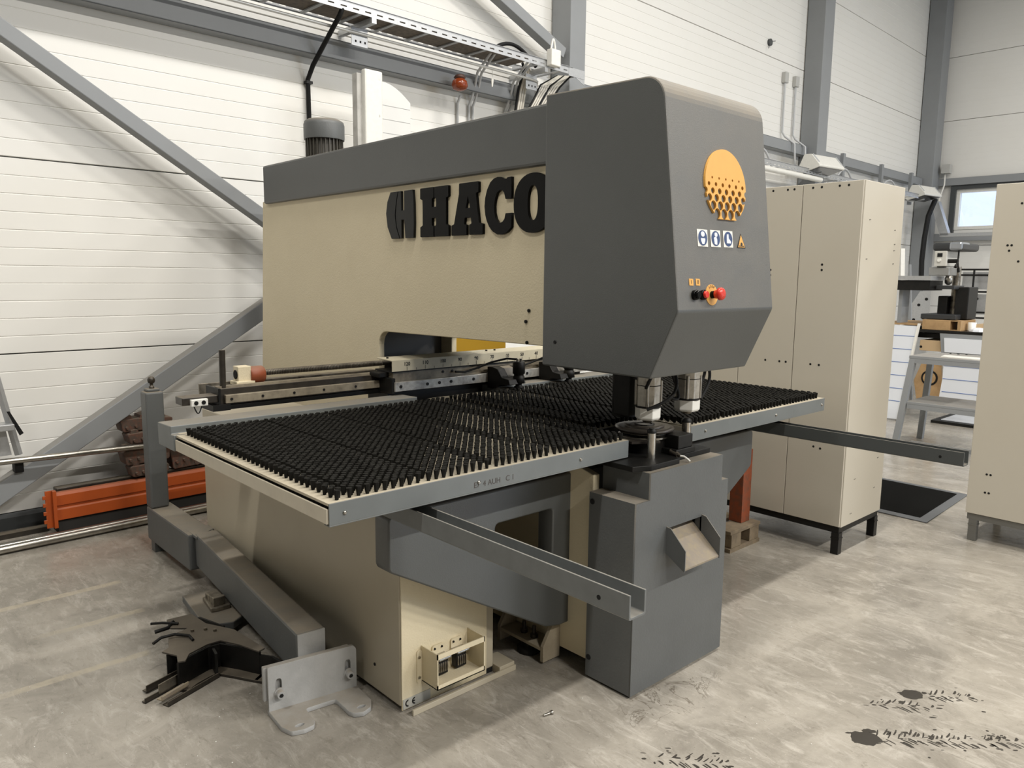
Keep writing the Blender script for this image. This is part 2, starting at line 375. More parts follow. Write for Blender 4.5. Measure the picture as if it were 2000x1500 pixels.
# window: frame, mullion, panes
win = struct('window_1', B().box(HD - 0.01, HD + 0.09, WV0, WV0 + 0.06, WZ0, WZ1).box(HD - 0.01, HD + 0.09, WV1 - 0.06, WV1, WZ0, WZ1)
             .box(HD - 0.01, HD + 0.09, WV0 + 0.06, WV1 - 0.06, WZ0, WZ0 + 0.06).box(HD - 0.01, HD + 0.09, WV0 + 0.06, WV1 - 0.06, WZ1 - 0.06, WZ1).xf(HALL), WHITEP)
obj('mullion', B().box(HD, HD + 0.08, 3.42, 3.48, WZ0 + 0.06, WZ1 - 0.06).xf(HALL), WHITEP, win)
for a, c in ((WV0 + 0.06, 3.42), (3.48, WV1 - 0.06)):
    obj('pane', B().box(HD + 0.04, HD + 0.05, a, c, WZ0 + 0.06, WZ1 - 0.06).xf(HALL), GLASS, win)
struct('trim_1', B().box(HD - 0.07, HD + 0.0, WV1, WV1 + 0.09, WZ0 - 0.05, WZ1 + 0.09).box(HD - 0.07, HD, WV0, WV1, WZ1, WZ1 + 0.09).xf(HALL), DARKG)

# steel frame of the hall: columns, braces, wall rails
def wbox(u0, u1, o0, o1, z0, z1): return B().box(u0, u1, WD - o1, WD - o0, z0, z1)
def hcolumn(name, u, label, sec=0.30, o=0.30, loc=None):
    t = 0.016; b = B()
    x0, x1 = u - sec / 2, u + sec / 2; y1, y0 = WD - 0.01, WD - o
    b.box(x0, x1, y0, y0 + t, 0.02, CEIL - 0.3); b.box(x0, x1, y1 - t, y1, 0.02, CEIL - 0.3); b.box(u - 0.006, u + 0.006, y0 + t, y1 - t, 0.02, CEIL - 0.3)
    b.xf(HALL)
    c = wl(u, o / 2, 0)
    r = thing(name, label, 'column', c, 'steel columns of the hall')
    obj('column_profile', b, STEELG, r)
    obj('base_plate', B().box(x0 - 0.05, x1 + 0.05, y0 - 0.05, y1, 0.0, 0.02).xf(HALL), STEELG, r)
    return r
def tubecol(u, w_, o, label):
    r = thing('column', label, 'column', wl(u + w_ / 2, o / 2, 0), 'steel columns of the hall')
    obj('column_profile', B().box(u, u + w_, WD - o, WD - 0.012, 0.02, CEIL).xf(HALL), STEELG, r, bevel=0.008)
    obj('base_plate', B().box(u - 0.06, u + w_ + 0.06, WD - o - 0.06, WD - 0.012, 0, 0.02).xf(HALL), STEELG, r)
tubecol(5.66, 0.22, 0.25, 'grey steel column on the long wall beside the orange lamp, where a brace ends')
tubecol(10.93, 0.30, 0.27, 'grey steel column on the long wall right behind the floodlight bracket')
tubecol(15.72, 0.36, 0.30, 'grey steel column standing in the hall corner by the window')
def brace(p0, p1, hw, o0, o1, label):   # p = (u,z) centre line ends
    a = Vector(p0); c = Vector(p1); d = (c - a).normalized(); n = Vector((-d.y, d.x)) * hw
    pts = [tuple(a + n), tuple(a - n), tuple(c - n), tuple(c + n)]
    b = B().prism(pts, 'y', WD - o1, WD - o0).xf(HALL)
    single('brace', b, STEELG, label, 'brace', 'diagonal braces on the long wall', bevel=0.006)
brace((-1.9, 4.688), (2.97, 1.674), 0.045, 0.14, 0.24, 'grey square tube brace running down from the upper left to behind the beam')
brace((0.55, 0.02 + 0.06), (2.97, 1.569), 0.055, 0.14, 0.24, 'grey square tube brace rising from the floor to behind the machine')
brace((3.4, 4.456), (5.60, 3.62), 0.05, 0.14, 0.24, 'grey square tube brace meeting the column above the cable tray')
brace((3.16, 1.50), (5.60, 0.15), 0.055, 0.14, 0.24, 'grey square tube brace descending behind the machine to the column foot')
def girt(u0, u1, z0, z1, label, o=0.13):
    b = B()
    b.box(u0, u1, WD - o, WD - o + 0.006, z0, z1); b.box(u0, u1, WD - o, WD - 0.01, z1 - 0.006, z1); b.box(u0, u1, WD - o, WD - 0.01, z0, z0 + 0.006)
    single('wall_rail', b.xf(HALL), STEELG, label, 'rail', 'horizontal wall rails')
girt(-5, 5.65, 3.12, 3.26, 'grey channel rail on the wall running under the cable tray')
girt(5.90, 10.92, 3.29, 3.43, 'grey channel rail on the wall behind the machine head')
girt(11.25, 15.70, 3.29, 3.43, 'grey channel rail on the wall over the cream cabinet')
b = B().box(HD - 0.12, HD - 0.01, -4, 5.0, 3.30, 3.43); single('wall_rail', b.xf(HALL), STEELG, 'grey rail on the end wall above the window', 'rail', 'horizontal wall rails')
b = B().box(HD - 0.12, HD - 0.01, -4, 5.0, 2.28, 2.42); single('wall_rail', b.xf(HALL), STEELG, 'grey rail on the end wall below the window', 'rail', 'horizontal wall rails')
# lamps on the ceiling (real fixtures of the area lights)
for i, (lx, ly) in enumerate(LAMPS):
    b = B().box(lx - 0.78, lx + 0.78, ly - 0.13, ly + 0.13, LAMP_Z, LAMP_Z + 0.08)
    b.box(lx - 0.5, lx - 0.48, ly - 0.01, ly + 0.01, LAMP_Z + 0.08, CEIL).box(lx + 0.48, lx + 0.5, ly - 0.01, ly + 0.01, LAMP_Z + 0.08, CEIL)
    single('ceiling_light', b, GALV, 'long flat ceiling light hung above the hall', 'light', 'ceiling lights')

# ------------------------------------------------------------------ PUNCH PRESS
press = thing('punch_press', 'big grey and cream punch press with the raised black HACO letters', 'machine', (2.4, 1.65, 0))
XL, XR = 2.15, 2.66  # most coordinates of press, tables, cabinets and wall fittings back-projected from image pixels
side = round_poly([(1.88, 0.05), (1.88, 0.80), (2.02, 0.84), (3.365, 0.84), (3.365, 1.262), (2.10, 1.274), (2.10, 1.99), (4.67, 1.99), (4.755, 0.95), (4.74, 0.05)], {4: 0.07})
frame = B()
frame.prism(side, 'x', XL, XL + 0.035).prism(side, 'x', XR - 0.035, XR)
fr = obj('frame', frame, CREAM, press, bevel=0.004)
core = B().box(XL + 0.035, XR - 0.035, 3.46, 4.66, 0.05, 1.98).box(XL + 0.035, XR - 0.035, 2.12, 3.46, 1.30, 1.96).box(XL + 0.035, XR - 0.035, 1.95, 3.46, 0.06, 0.80)
obj('frame_core', core, mat('dark_casting', (0.13, 0.125, 0.115), 0.6, var=0.3, vscale=10), press, label='dark grey inner casting seen through the throat')
# bolts on the beam side
for (y, z) in ((2.247, 1.411), (2.127, 1.415), (2.264, 1.366), (2.109, 1.37), (2.256, 1.281), (2.115, 1.283)):
    obj('bolt', B().lathe((XL - 0.006, y, z), [(0.0075, 0), (0.0075, 0.006)], 8, axis='x').lathe((XL - 0.009, y, z), [(0.004, 0), (0.004, 0.004)], 6, axis='x'), BLACK, fr)
# raised letters, laid out in the plane of the beam side (horizontal coordinate = -y)
LM = frame_m((XL - 0.006, 0, 0), (0, -1, 0), (0, 0, 1))
def letter(name, loops, m=GLOSSB):
    lp = [[(-p[0], p[1]) for p in L_] for L_ in loops]
    me = curve_mesh(lp, 0.006, 0.0012, LM); return obj(name, me, m, fr)
Z0, Z1 = 1.724, 1.944
DG = mat('emblem_black', (0.011, 0.012, 0.012), 0.3, spec=0.2)
letter('emblem', [[(3.222, Z1), (3.250, 1.90), (3.262, 1.845), (3.250, 1.78), (3.216, Z0), (3.150, Z0), (3.178, 1.78), (3.187, 1.835), (3.176, 1.90), (3.160, Z1)]], DG)
letter('emblem', [[(3.152, Z1), (3.134, Z1), (3.134, 1.853), (3.106, 1.853), (3.106, Z1), (3.037, Z1), (3.030, 1.88), (3.028, 1.79), (3.032, Z0), (3.098, Z0), (3.106, 1.811), (3.131, 1.811), (3.131, Z0), (3.143, Z0), (3.170, 1.78), (3.178, 1.835), (3.168, 1.90)]], DG)
letter('letter', [round_poly([(2.976, Z1), (2.873, Z1), (2.873, 1.898), (2.887, 1.894), (2.887, 1.855), (2.853, 1.855), (2.853, 1.894), (2.867, 1.898), (2.867, Z1), (2.764, Z1), (2.764, 1.898), (2.781, 1.892),
                          (2.781, 1.776), (2.762, 1.768), (2.762, Z0), (2.866, Z0), (2.866, 1.768), (2.853, 1.774), (2.853, 1.808), (2.887, 1.808), (2.887, 1.774), (2.874, 1.768), (2.874, Z0), (2.976, Z0), (2.976, 1.768), (2.957, 1.776), (2.957, 1.892), (2.976, 1.898)], 0.004, 2)])
letter('letter', [round_poly([(2.687, Z1), (2.556, Z1), (2.556, 1.901), (2.573, 1.898), (2.552, 1.772), (2.527, 1.766), (2.527, Z0), (2.617, Z0), (2.617, 1.766), (2.601, 1.770), (2.605, 1.798), (2.648, 1.798), (2.653, 1.770), (2.636, 1.766),
                          (2.636, Z0), (2.741, Z0), (2.741, 1.766), (2.722, 1.772), (2.688, 1.90)], 0.004, 2), [(2.627, 1.893), (2.611, 1.837), (2.642, 1.837)]])
letter('letter', [[(2.348, 1.945), (2.348, 1.861), (2.383, 1.861), (2.392, 1.887), (2.404, 1.897), (2.418, 1.899), (2.437, 1.889), (2.449, 1.865), (2.454, 1.835), (2.452, 1.808), (2.443, 1.783), (2.430, 1.769), (2.416, 1.765), (2.401, 1.769),
                   (2.389, 1.78), (2.382, 1.802), (2.346, 1.802), (2.347, 1.747), (2.372, 1.728), (2.400, 1.719), (2.432, 1.720), (2.462, 1.733), (2.485, 1.754), (2.500, 1.777), (2.510, 1.803), (2.515, 1.838), (2.511, 1.872), (2.499, 1.905), (2.479, 1.933), (2.458, 1.946), (2.435, 1.951), (2.412, 1.949), (2.392, 1.940), (2.378, 1.940), (2.372, 1.945)]])
def oval(cx, cy, rx, ry, n=40, e=2.0):
    out = []
    for i in range(n):
        t = 2 * PI * i / n; c, s_ = math.cos(t), math.sin(t)
        out.append((cx + rx * math.copysign(abs(c) ** (2 / e), c), cy + ry * math.copysign(abs(s_) ** (2 / e), s_)))
    return out
letter('letter', [oval(2.2225, 1.835, 0.111, 0.115, e=2.2), oval(2.2225, 1.835, 0.029, 0.068, e=2.4)])

# beam cover (grey box over the arm)
bc = B().box(2.125, 2.685, 2.10, 4.605, 1.972, 2.20)
obj('beam_cover', bc, GREY, press, bevel=0.012)
# head cover with slanted nose
HX0, HX1 = 2.10, 2.71
hp = [(2.12, 1.205), (1.595, 1.205), (1.491, 1.437), (1.583, 2.203), (2.12, 2.221)]
hp = round_poly(hp, {2: 0.03, 3: 0.085}, 8)
head = obj('head_cover', B().prism(hp, 'x', HX0, HX1), HEADG, press, bevel=0.006)
SL = (1.583 - 1.491) / (2.203 - 1.437)
def fy(z): return 1.491 + (z - 1.437) * SL
UPV = Vector((0, SL, 1)).normalized(); NRM = Vector((0, -1, SL)).normalized()
def FM(x, z, off=0.0):     # frame on the nose face: X right, Y up the face, Z out of it
    o = Vector((x, fy(z), z)) + NRM * off; return frame_m(o, (1, 0, 0), UPV)
# sun badge : disc with rows of growing holes (boolean cut at build time)
def badge():
    disc = B().rod((0, 0, -0.003), (0, 0, 0.005), 0.128, n=64)
    cut = B(); hr = 0.0215; px = 0.0425
    rows = [(0.024, 0.0045, 0), (0.002, 0.0075, 1), (-0.021, 0.0108, 0), (-0.045, 0.0135, 1), (-0.071, 0.0162, 0), (-0.099, 0.0185, 1)]
    for (z, r, st) in rows:
        for k in range(-5, 6):
            x = k * px + (px / 2 if st else 0)
            if x * x + z * z < 0.150 ** 2 and not (r < 0.008 and x * x + z * z > 0.122 ** 2):
                cut.rod((x, z, -0.02), (x, z, 0.02), r, n=20)
    cut.box(-0.15, 0.15, -0.2, -0.1165, -0.02, 0.02)
    me1 = disc.mesh('d'); me2 = cut.mesh('c'); fix(me1); fix(me2)
    o1 = bpy.data.objects.new('d', me1); o2 = bpy.data.objects.new('c', me2); COL.objects.link(o1); COL.objects.link(o2)
    q = o1.modifiers.new('b', 'BOOLEAN'); q.operation = 'DIFFERENCE'; q.object = o2; q.solver = 'EXACT'; q.use_self = True
    dg = bpy.context.evaluated_depsgraph_get(); me = bpy.data.meshes.new_from_object(o1.evaluated_get(dg))
    bpy.data.objects.remove(o1); bpy.data.objects.remove(o2)
    me.transform(FM(2.418, 1.868, 0.003))
    for p in me.polygons: p.use_smooth = False
    return me
obj('badge', badge(), AMBER, head, rec=False, label='round amber badge pierced by rows of growing holes')
# safety signs
def disc_loops(r, n=28): return [circle(0, 0, r, n)]
def sign(x, z, kind):
    w_, h_ = 0.030, 0.029
    s = obj('safety_sign', curve_mesh([[(-w_, -h_), (w_, -h_), (w_, h_), (-w_, h_)]], 0.0006, 0, FM(x, z, 0.001)), WHITEP, head, label='white square safety sticker with a blue round pictogram')
    me = curve_mesh(disc_loops(0.026), 0.0004, 0, FM(x, z, 0.0022)); bm = bmesh.new(); bm.from_mesh(me)
    pics = {'face': [oval(0, 0.013, 0.011, 0.009), round_poly([(-0.013, -0.001), (0.013, -0.001), (0.012, -0.010), (0.006, -0.021), (-0.006, -0.021), (-0.012, -0.010)], 0.003)],
            'head': [round_poly([(-0.010, -0.020), (0.006, -0.022), (0.007, -0.004), (0.002, 0.008), (-0.013, 0.002)], 0.003), oval(0.001, 0.013, 0.009, 0.008)],
            'boot': [round_poly([(-0.009, 0.016), (0.001, 0.018), (0.002, 0.002), (0.015, -0.008), (0.015, -0.015), (-0.012, -0.015), (-0.011, 0.0)], 0.002)]}[kind]
    for i, lp in enumerate(pics):
        m2 = curve_mesh([lp], 0.0004, 0, FM(x, z, 0.003)); k = len(bm.faces); bm.from_mesh(m2); bm.faces.ensure_lookup_table()
        for f in bm.faces[k:]: f.material_index = 1
    bm.to_mesh(me); bm.free()
    o = obj('pictogram', me, [NAVY, WHITEM], head, rec=False)
sign(2.264, 1.684, 'face'); sign(2.343, 1.685, 'head'); sign(2.422, 1.686, 'boot')
obj('warning_sign', curve_mesh([[(-0.028, -0.024), (0.028, -0.024), (0, 0.028)]], 0.0006, 0, FM(2.507, 1.681, 0.001)), INK, head, label='small yellow triangular warning sticker')
obj('warning_sign', curve_mesh([[(-0.023, -0.021), (0.023, -0.021), (0, 0.022)]], 0.0004, 0, FM(2.507, 1.681, 0.002)), AMBER, head)
obj('warning_sign', curve_mesh([circle(0, -0.010, 0.006, 12), [(-0.017, -0.018), (0.017, -0.018), (0.017, -0.0155), (-0.017, -0.0155)]], 0.0004, 0, FM(2.507, 1.681, 0.003)), INK, head)
# buttons
def on_face(bb, x, z, off=0): bb.xf(FM(x, z, off)); return bb
for x, m, t in ((2.197, GLOSSB, 'black'), (2.243, RED, 'red')):
    obj('push_button', on_face(B().lathe((0, 0, 0), [(0.017, 0), (0.017, 0.012), (0.015, 0.014)], 20), x, 1.492), GLOSSB, head, label=None)
    obj('button_cap', on_face(B().lathe((0, 0, 0), [(0.0125, 0.012), (0.0125, 0.020), (0.011, 0.022)], 20), x, 1.492), m, head, label=t + ' push button cap')
obj('emergency_ring', on_face(B().lathe((0, 0, 0), [(0.036, 0), (0.036, 0.002)], 32), 2.300, 1.492), AMBER, head, label='yellow round plate behind the emergency stop')
def ring_text(txt, r, a0, a1, size):
    bm = bmesh.new()
    for i, ch in enumerate(txt):
        t = a0 + (a1 - a0) * i / max(1, len(txt) - 1)
        M_ = FM(2.300, 1.492, 0.0026) @ Matrix.Rotation(t, 4, 'Z') @ Matrix.Translation((0, r, 0))
        m2 = text_mesh(ch, size, 0.0002, M_); bm.from_mesh(m2)
    me = bpy.data.meshes.new('ring_lettering'); bm.to_mesh(me); bm.free(); return me
obj('ring_lettering', ring_text('STOP', 0.0285, 0.5, -0.5, 0.012), INK, head, rec=False)
obj('emergency_button', on_face(B().lathe((0, 0, 0), [(0.013, 0.002), (0.013, 0.018)], 20), 2.300, 1.492), GLOSSB, head, label='black neck of the emergency stop')
obj('emergency_button', on_face(B().lathe((0, 0, 0), [(0.015, 0.018), (0.015, 0.028), (0.0215, 0.032), (0.0215, 0.040), (0.019, 0.045), (0.008, 0.047)], 24), 2.300, 1.492), RED, head, label='red mushroom emergency stop button')
for x, tx in ((2.183, 'I'), (2.222, '0')):
    obj('button_tag', curve_mesh([round_poly([(-0.012, -0.011), (0.012, -0.012), (0.012, 0.011), (-0.012, 0.012)], 0.002, 2)], 0.0006, 0, FM(x, 1.535, 0.001)), AMBER, head)
    obj('button_lettering', text_mesh(tx, 0.018, 0.0002, FM(x, 1.535, 0.002)), INK, head, rec=False)
obj('bolt', B().lathe((HX0 - 0.003, 2.05, 1.30), [(0.007, 0), (0.007, 0.004)], 8, axis='x'), HOLE, head)

# pedestal cover at the front
PX0, PX1, PY = 2.115, 2.71, 1.645
px = PX0
prof = [(PX0, 0.012), (PX1, 0.012), (PX1, 0.740), (2.662, 0.740), (2.662, 0.847), (2.194, 0.847), (2.194, 0.747), (PX0, 0.747)]
CHX0, CHX1, CHZ0, CHZ1 = 2.305, 2.53, 0.535, 0.618
fm = frame_m((0, PY + 0.0035, 0), (1, 0, 0), (0, 0, 1))
pb = bmesh.new()
pb.from_mesh(curve_mesh([prof, [(CHX0, CHZ0), (CHX1, CHZ0), (CHX1, CHZ1), (CHX0, CHZ1)]], 0.0035, 0, fm))
me_ = B().prism([(2.194, 0.747), (PX0, 0.747), (PX0, 0.012), (PX0 + 0.006, 0.012), (PX0 + 0.006, 0.741), (2.194, 0.741)], 'y', PY + 0.007, 1.868).prism(
    [(2.662, 0.74), (PX1, 0.74), (PX1, 0.012), (PX1 - 0.006, 0.012), (PX1 - 0.006, 0.734), (2.662, 0.734)], 'y', PY + 0.007, 1.868).prism(
    [(2.194, 0.735), (2.194, 0.847), (2.662, 0.847), (2.662, 0.735), (2.656, 0.735), (2.656, 0.841), (2.2, 0.841), (2.2, 0.735)], 'y', PY + 0.007, 1.872).mesh('t')
fix(me_); pb.from_mesh(me_)
me_ = bpy.data.meshes.new('pedestal_cover'); bmesh.ops.recalc_face_normals(pb, faces=pb.faces); pb.to_mesh(me_); pb.free()
ped = obj('pedestal_cover', me_, GREYW, press, rec=False)
for y, z in ((1.852, 0.712), (1.852, 0.09)):
    obj('bolt', B().lathe((PX0 - 0.002, y, z), [(0.011, 0), (0.011, 0.003)], 14, axis='x'), HOLE, ped)
# scrap chute: sloped tray with two cheeks
ch = B()
ch.prism([(PY - 0.085, 0.475), (PY + 0.06, 0.60), (PY + 0.06, 0.606), (PY - 0.085, 0.481)], 'x', 2.245 + 0.06, 2.53)
obj('chute', ch, PINK, ped, label='dusty sloping scrap chute floor')
for x0 in (2.300, 2.530):
    obj('chute_cheek', B().prism([(PY - 0.088, 0.470), (PY + 0.03, 0.54), (PY + 0.03, 0.630), (PY - 0.02, 0.622), (PY - 0.088, 0.553)], 'x', x0, x0 + 0.004), GREYW, ped)
# ram guides / punch cylinders
def cyl(cx, cy, z0, z1, r, label, cables):
    p = obj('punch_cylinder', B().lathe((cx, cy, z0 + 0.055), [(r, 0), (r, z1 - z0 - 0.055)], 8, smooth=False, ph=PI / 8), mat('cylinder_metal', (0.56, 0.53, 0.47), 0.33, metal=0.6, var=0.5, vscale=40, varcol=(0.25, 0.22, 0.18)), press, bevel=0.004, label=label)
    obj('cylinder_foot', B().lathe((cx, cy, z0), [(r * 0.9, 0.0), (r * 1.06, 0.008), (r * 1.06, 0.048)], 6, smooth=False), WHITEP, p, bevel=0.003, label='cream plastic stripper foot')
    obj('seal', B().lathe((cx, cy, z0 + 0.048), [(r * 1.02, 0), (r * 1.02, 0.008)], 20), BLACK, p)
    obj('nozzle', B().lathe((cx, cy, z0 - 0.012), [(0.016, 0), (0.026, 0.012)], 16), WORNST, p)
    obj('collar', B().lathe((cx, cy, z0 + 0.135), [(r * 1.03, 0), (r * 1.03, 0.003)], 8, smooth=False, ph=PI / 8), BLACK, p)
    for k in range(4):
        a = k * PI / 2 + PI / 8 + 0.2
        obj('tie_rod', B().rod((cx + math.cos(a) * r, cy + math.sin(a) * r, z0 + 0.056), (cx + math.cos(a) * r, cy + math.sin(a) * r, z1 - 0.06), 0.007, n=8), STEEL, p)
    for c in cables: obj('cable', B().tube(c, 0.0065, 8), RUBBER, p)
def arc(p0, p1, sag, n=12):
    p0, p1, sag = Vector(p0), Vector(p1), Vector(sag); return [p0.lerp(p1, i / n) + sag * math.sin(PI * i / n) for i in range(n + 1)]
cyl(2.41, 1.835, 0.995, 1.21, 0.048, 'bare metal punch cylinder over the die', [
    arc((2.375, 1.77, 1.22), (2.335, 1.79, 1.13), (-0.03, -0.02, 0.0)), arc((2.46, 1.765, 1.22), (2.345, 1.79, 1.045), (0.03, -0.05, -0.02)), arc((2.48, 1.80, 1.22), (2.46, 1.78, 1.09), (0.05, -0.02, -0.07))])
cyl(2.675, 1.835, 1.0, 1.21, 0.050, 'bare metal punch cylinder beside the right brush table', [
    arc((2.74, 1.80, 1.22), (2.72, 1.80, 1.05), (0.05, 0, 0)), arc((2.755, 1.82, 1.22), (2.73, 1.82, 1.09), (0.03, 0, 0))])
obj('ram_housing', B().rod((2.455, 1.985, 0.985), (2.455, 1.985, 1.205), 0.055, n=24), BLACK, press, bevel=0.003, label='black tool housing behind the punch cylinder')
obj('ram_block', B().box(2.375, 2.46, 1.90, 1.98, 1.0, 1.205), BLACK, press, bevel=0.003)
# die holder
DX, DY = 2.425, 1.86
DIEM = mat('die_dark', (0.035, 0.03, 0.026), 0.3, metal=0.4, dust=0.15)
dh = obj('die_holder', B().lathe((DX, DY, 0.862), [(0.092, 0), (0.092, 0.07), (0.10, 0.078)], 32), BLACK, press, bevel=0.002)
obj('die_plate', B().lathe((DX, DY, 0.945), [(0.06, 0), (0.115, 0.004), (0.118, 0.010), (0.116, 0.016), (0.10, 0.018)], 40), DIEM, dh, label='round oily die plate')
obj('die_plate', B().lathe((DX, DY, 0.963), [(0.078, 0), (0.078, 0.006), (0.055, 0.0062)], 36), DIEM, dh)
obj('die_insert', B().lathe((DX, DY, 0.969), [(0.040, 0), (0.040, 0.003), (0.030, 0.003), (0.030, -0.004)], 30), BLACK, dh)
obj('shim_ring', B().lathe((DX, DY, 0.925), [(0.104, 0), (0.104, 0.006)], 40), STEEL, dh, label='bright shim ring under the die plate')
obj('shim_ring', B().lathe((DX, DY, 0.935), [(0.095, 0), (0.095, 0.008)], 40), WORNST, dh)
obj('clamp_wing', B().prism([(DX - 0.14, DY - 0.05), (DX - 0.04, DY - 0.11), (DX - 0.02, DY + 0.09), (DX - 0.13, DY + 0.04)], 'z', 0.915, 0.924).prism([(DX + 0.14, DY + 0.05), (DX + 0.04, DY - 0.11), (DX + 0.02, DY + 0.09)], 'z', 0.915, 0.924), DIEM, dh)
bp_ = obj('die_bed', B().prism([(2.155, 1.70), (2.225, 1.668), (2.40, 1.668), (2.41, 1.70), (2.655, 1.70), (2.655, 1.98), (2.155, 1.98)], 'z', 0.8475, 0.868), BLACK, press, bevel=0.002, label='flat black die bed plate on top of the pedestal')
for (x, y, z1, r) in ((2.322, 1.745, 0.965, 0.0165), (2.612, 1.79, 0.965, 0.0185)):
    q = obj('guide_post', B().lathe((x, y, 0.868), [(r, 0), (r, z1 - 0.868)], 20), mat('post_steel', (0.55, 0.52, 0.47), 0.24, metal=0.95, var=0.4, vscale=60, varcol=(0.25, 0.22, 0.18)), press, label='short bright steel guide post beside the die')
    obj('post_cap', B().lathe((x, y, z1), [(r * 1.08, 0), (r * 1.1, 0.010), (r * 0.6, 0.018)], 20), BLACK, q)
obj('sensor_block', B().box(2.44, 2.535, 1.705, 1.80, 0.890, 0.942).box(2.42, 2.55, 1.70, 1.80, 0.868, 0.890), BLACK, press, bevel=0.003, label='black sensor block on the die bed')
sb = obj('sensor_plug', B().rod((2.425, 1.73, 0.88), (2.425, 1.695, 0.872), 0.011, n=12).rod((2.425, 1.70, 0.873), (2.427, 1.685, 0.870), 0.007, n=10), OILY, press)
obj('sensor_cable', B().tube([(2.427, 1.685, 0.870), (2.434, 1.672, 0.869), (2.44, 1.66, 0.860), (2.444, 1.652, 0.852)], 0.004, 8), WHITEP, press, label='short white sensor cable')

# base cabinet under the left table
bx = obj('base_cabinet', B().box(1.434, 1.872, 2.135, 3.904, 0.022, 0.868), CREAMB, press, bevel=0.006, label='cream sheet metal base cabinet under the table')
obj('front_panel', B().box(1.437, 1.832, 2.129, 2.135, 0.008, 0.86), CREAM, bx, bevel=0.002)
obj('gap_shade', B().box(1.46, 1.87, 2.14, 3.88, 0.0, 0.022), HOLE, bx)  # black box standing for the shaded gap under the cabinet
obj('floor_rail', B().box(1.455, 1.95, 2.086, 2.096, 0.0, 0.022).box(1.872, 1.95, 2.096, 2.20, 0.0, 0.034), CREAMB, bx, bevel=0.002)
for (y, z) in ((2.30, 0.12),):
    obj('bolt', B().lathe((1.4315, y, z), [(0.006, 0), (0.006, 0.003)], 10, axis='x'), HOLE, bx)
obj('lettering_plate', B().box(1.440, 1.560, 2.1265, 2.129, 0.012, 0.050), mat('label_silver', (0.50, 0.49, 0.44), 0.4), bx, label='silver label strip reading CE')
def ce():
    bm = bmesh.new(); M0 = frame_m((1.458, 2.1262, 0.032), (1, 0, 0), (0, 0, 1)); R_, r_ = 0.0135, 0.0082
    def arcs(cx, mid):
        pts = []
        for i in range(13): t = PI / 2 + PI * i / 12; pts.append((cx + R_ * math.cos(t), R_ * math.sin(t)))
        for i in range(13): t = 3 * PI / 2 - PI * i / 12; pts.append((cx + r_ * math.cos(t), r_ * math.sin(t)))
        bm.from_mesh(curve_mesh([pts], 0.0003, 0, M0))
        if mid: bm.from_mesh(curve_mesh([[(cx - 0.011, -0.0025), (cx, -0.0025), (cx, 0.0025), (cx - 0.011, 0.0025)]], 0.0003, 0, M0))
    arcs(0.004, False); arcs(0.033, True)
    me = bpy.data.meshes.new('ce'); bm.to_mesh(me); bm.free(); return me
obj('ce_mark', ce(), INK, bx, rec=False)
# socket guard and its two sockets
gx0, gx1, gy0, gy1 = 1.520, 1.738, 2.030, 2.129
gb, gt = 0.097, 0.230
g = B().box(gx0, gx0 + 0.004, gy0, gy1, gb, gt).box(gx1 - 0.004, gx1, gy0, gy1, gb, gt)
g.box(gx0, gx1, gy0, gy0 + 0.004, gt - 0.019, gt).box(gx0, gx1, gy0, gy0 + 0.004, gb, gb + 0.018).box(gx0, gx1, gy0, gy1, gb, gb + 0.004)
g.prism(round_poly([(gx0 - 0.020, gb - 0.008), (gx0, gb - 0.004), (gx0, gt - 0.01), (gx0 - 0.020, gt - 0.016)], 0.008, 3), 'y', gy1 - 0.004, gy1)
gd = obj('socket_guard', g, CREAM, bx, label='cream folded sheet guard around the power sockets')
for z in (0.113, 0.190): obj('bolt', B().lathe((gx0 - 0.011, gy1 - 0.009, z), [(0.005, 0), (0.005, 0.005)], 8, axis='y'), STEEL, bx)
for cx in (1.592, 1.678):
    s = obj('socket', B().prism(round_poly([(cx - 0.026, 0.112), (cx + 0.026, 0.112), (cx + 0.026, 0.212), (cx - 0.026, 0.212)], 0.008, 3), 'y', 2.122, 2.129), CREAM, bx)
    obj('connector', B().box(cx - 0.024, cx + 0.024, 2.092, 2.122, 0.108, 0.170), BLACK, bx, bevel=0.004, label='black multi-pole connector')
    obj('latch', B().box(cx - 0.028, cx + 0.028, 2.078, 2.122, 0.170, 0.178), STEEL, bx, bevel=0.002)
    for k in range(5): obj('contact', B().box(cx - 0.02 + k * 0.009, cx - 0.015 + k * 0.009, 2.089, 2.092, 0.12, 0.155), STEEL, bx)
    for dx in (-0.016, 0.016): obj('bolt', B().lathe((cx + dx, 2.118, 0.201), [(0.004, 0), (0.004, 0.004)], 8, axis='y'), BLACK, bx)
# front cross arm carrying the support channels (tapered, with a hole)
for sgn in (-1, 1):
    def mx(x): return x if sgn < 0 else 4.81 - x
    out = round_poly([(mx(1.31), 0.782), (mx(1.31), 0.602), (mx(2.03), 0.192), (mx(2.10), 0.176), (mx(2.19), 0.176), (mx(2.19), 0.782)], {0: 0.02, 1: 0.02, 2: 0.03, 4: 0.03, 5: 0.04}, 4)
    hl = round_poly([(mx(1.753), 0.668), (mx(1.753), 0.585), (mx(1.90), 0.462), (mx(2.06), 0.462), (mx(2.06), 0.668)], 0.022, 4)
    me = curve_mesh([out, hl], 0.035, 0.006, frame_m((0, 2.04, 0), (1, 0, 0), (0, 0, 1)))
    obj('cross_arm', me, GREY, press, rec=False)
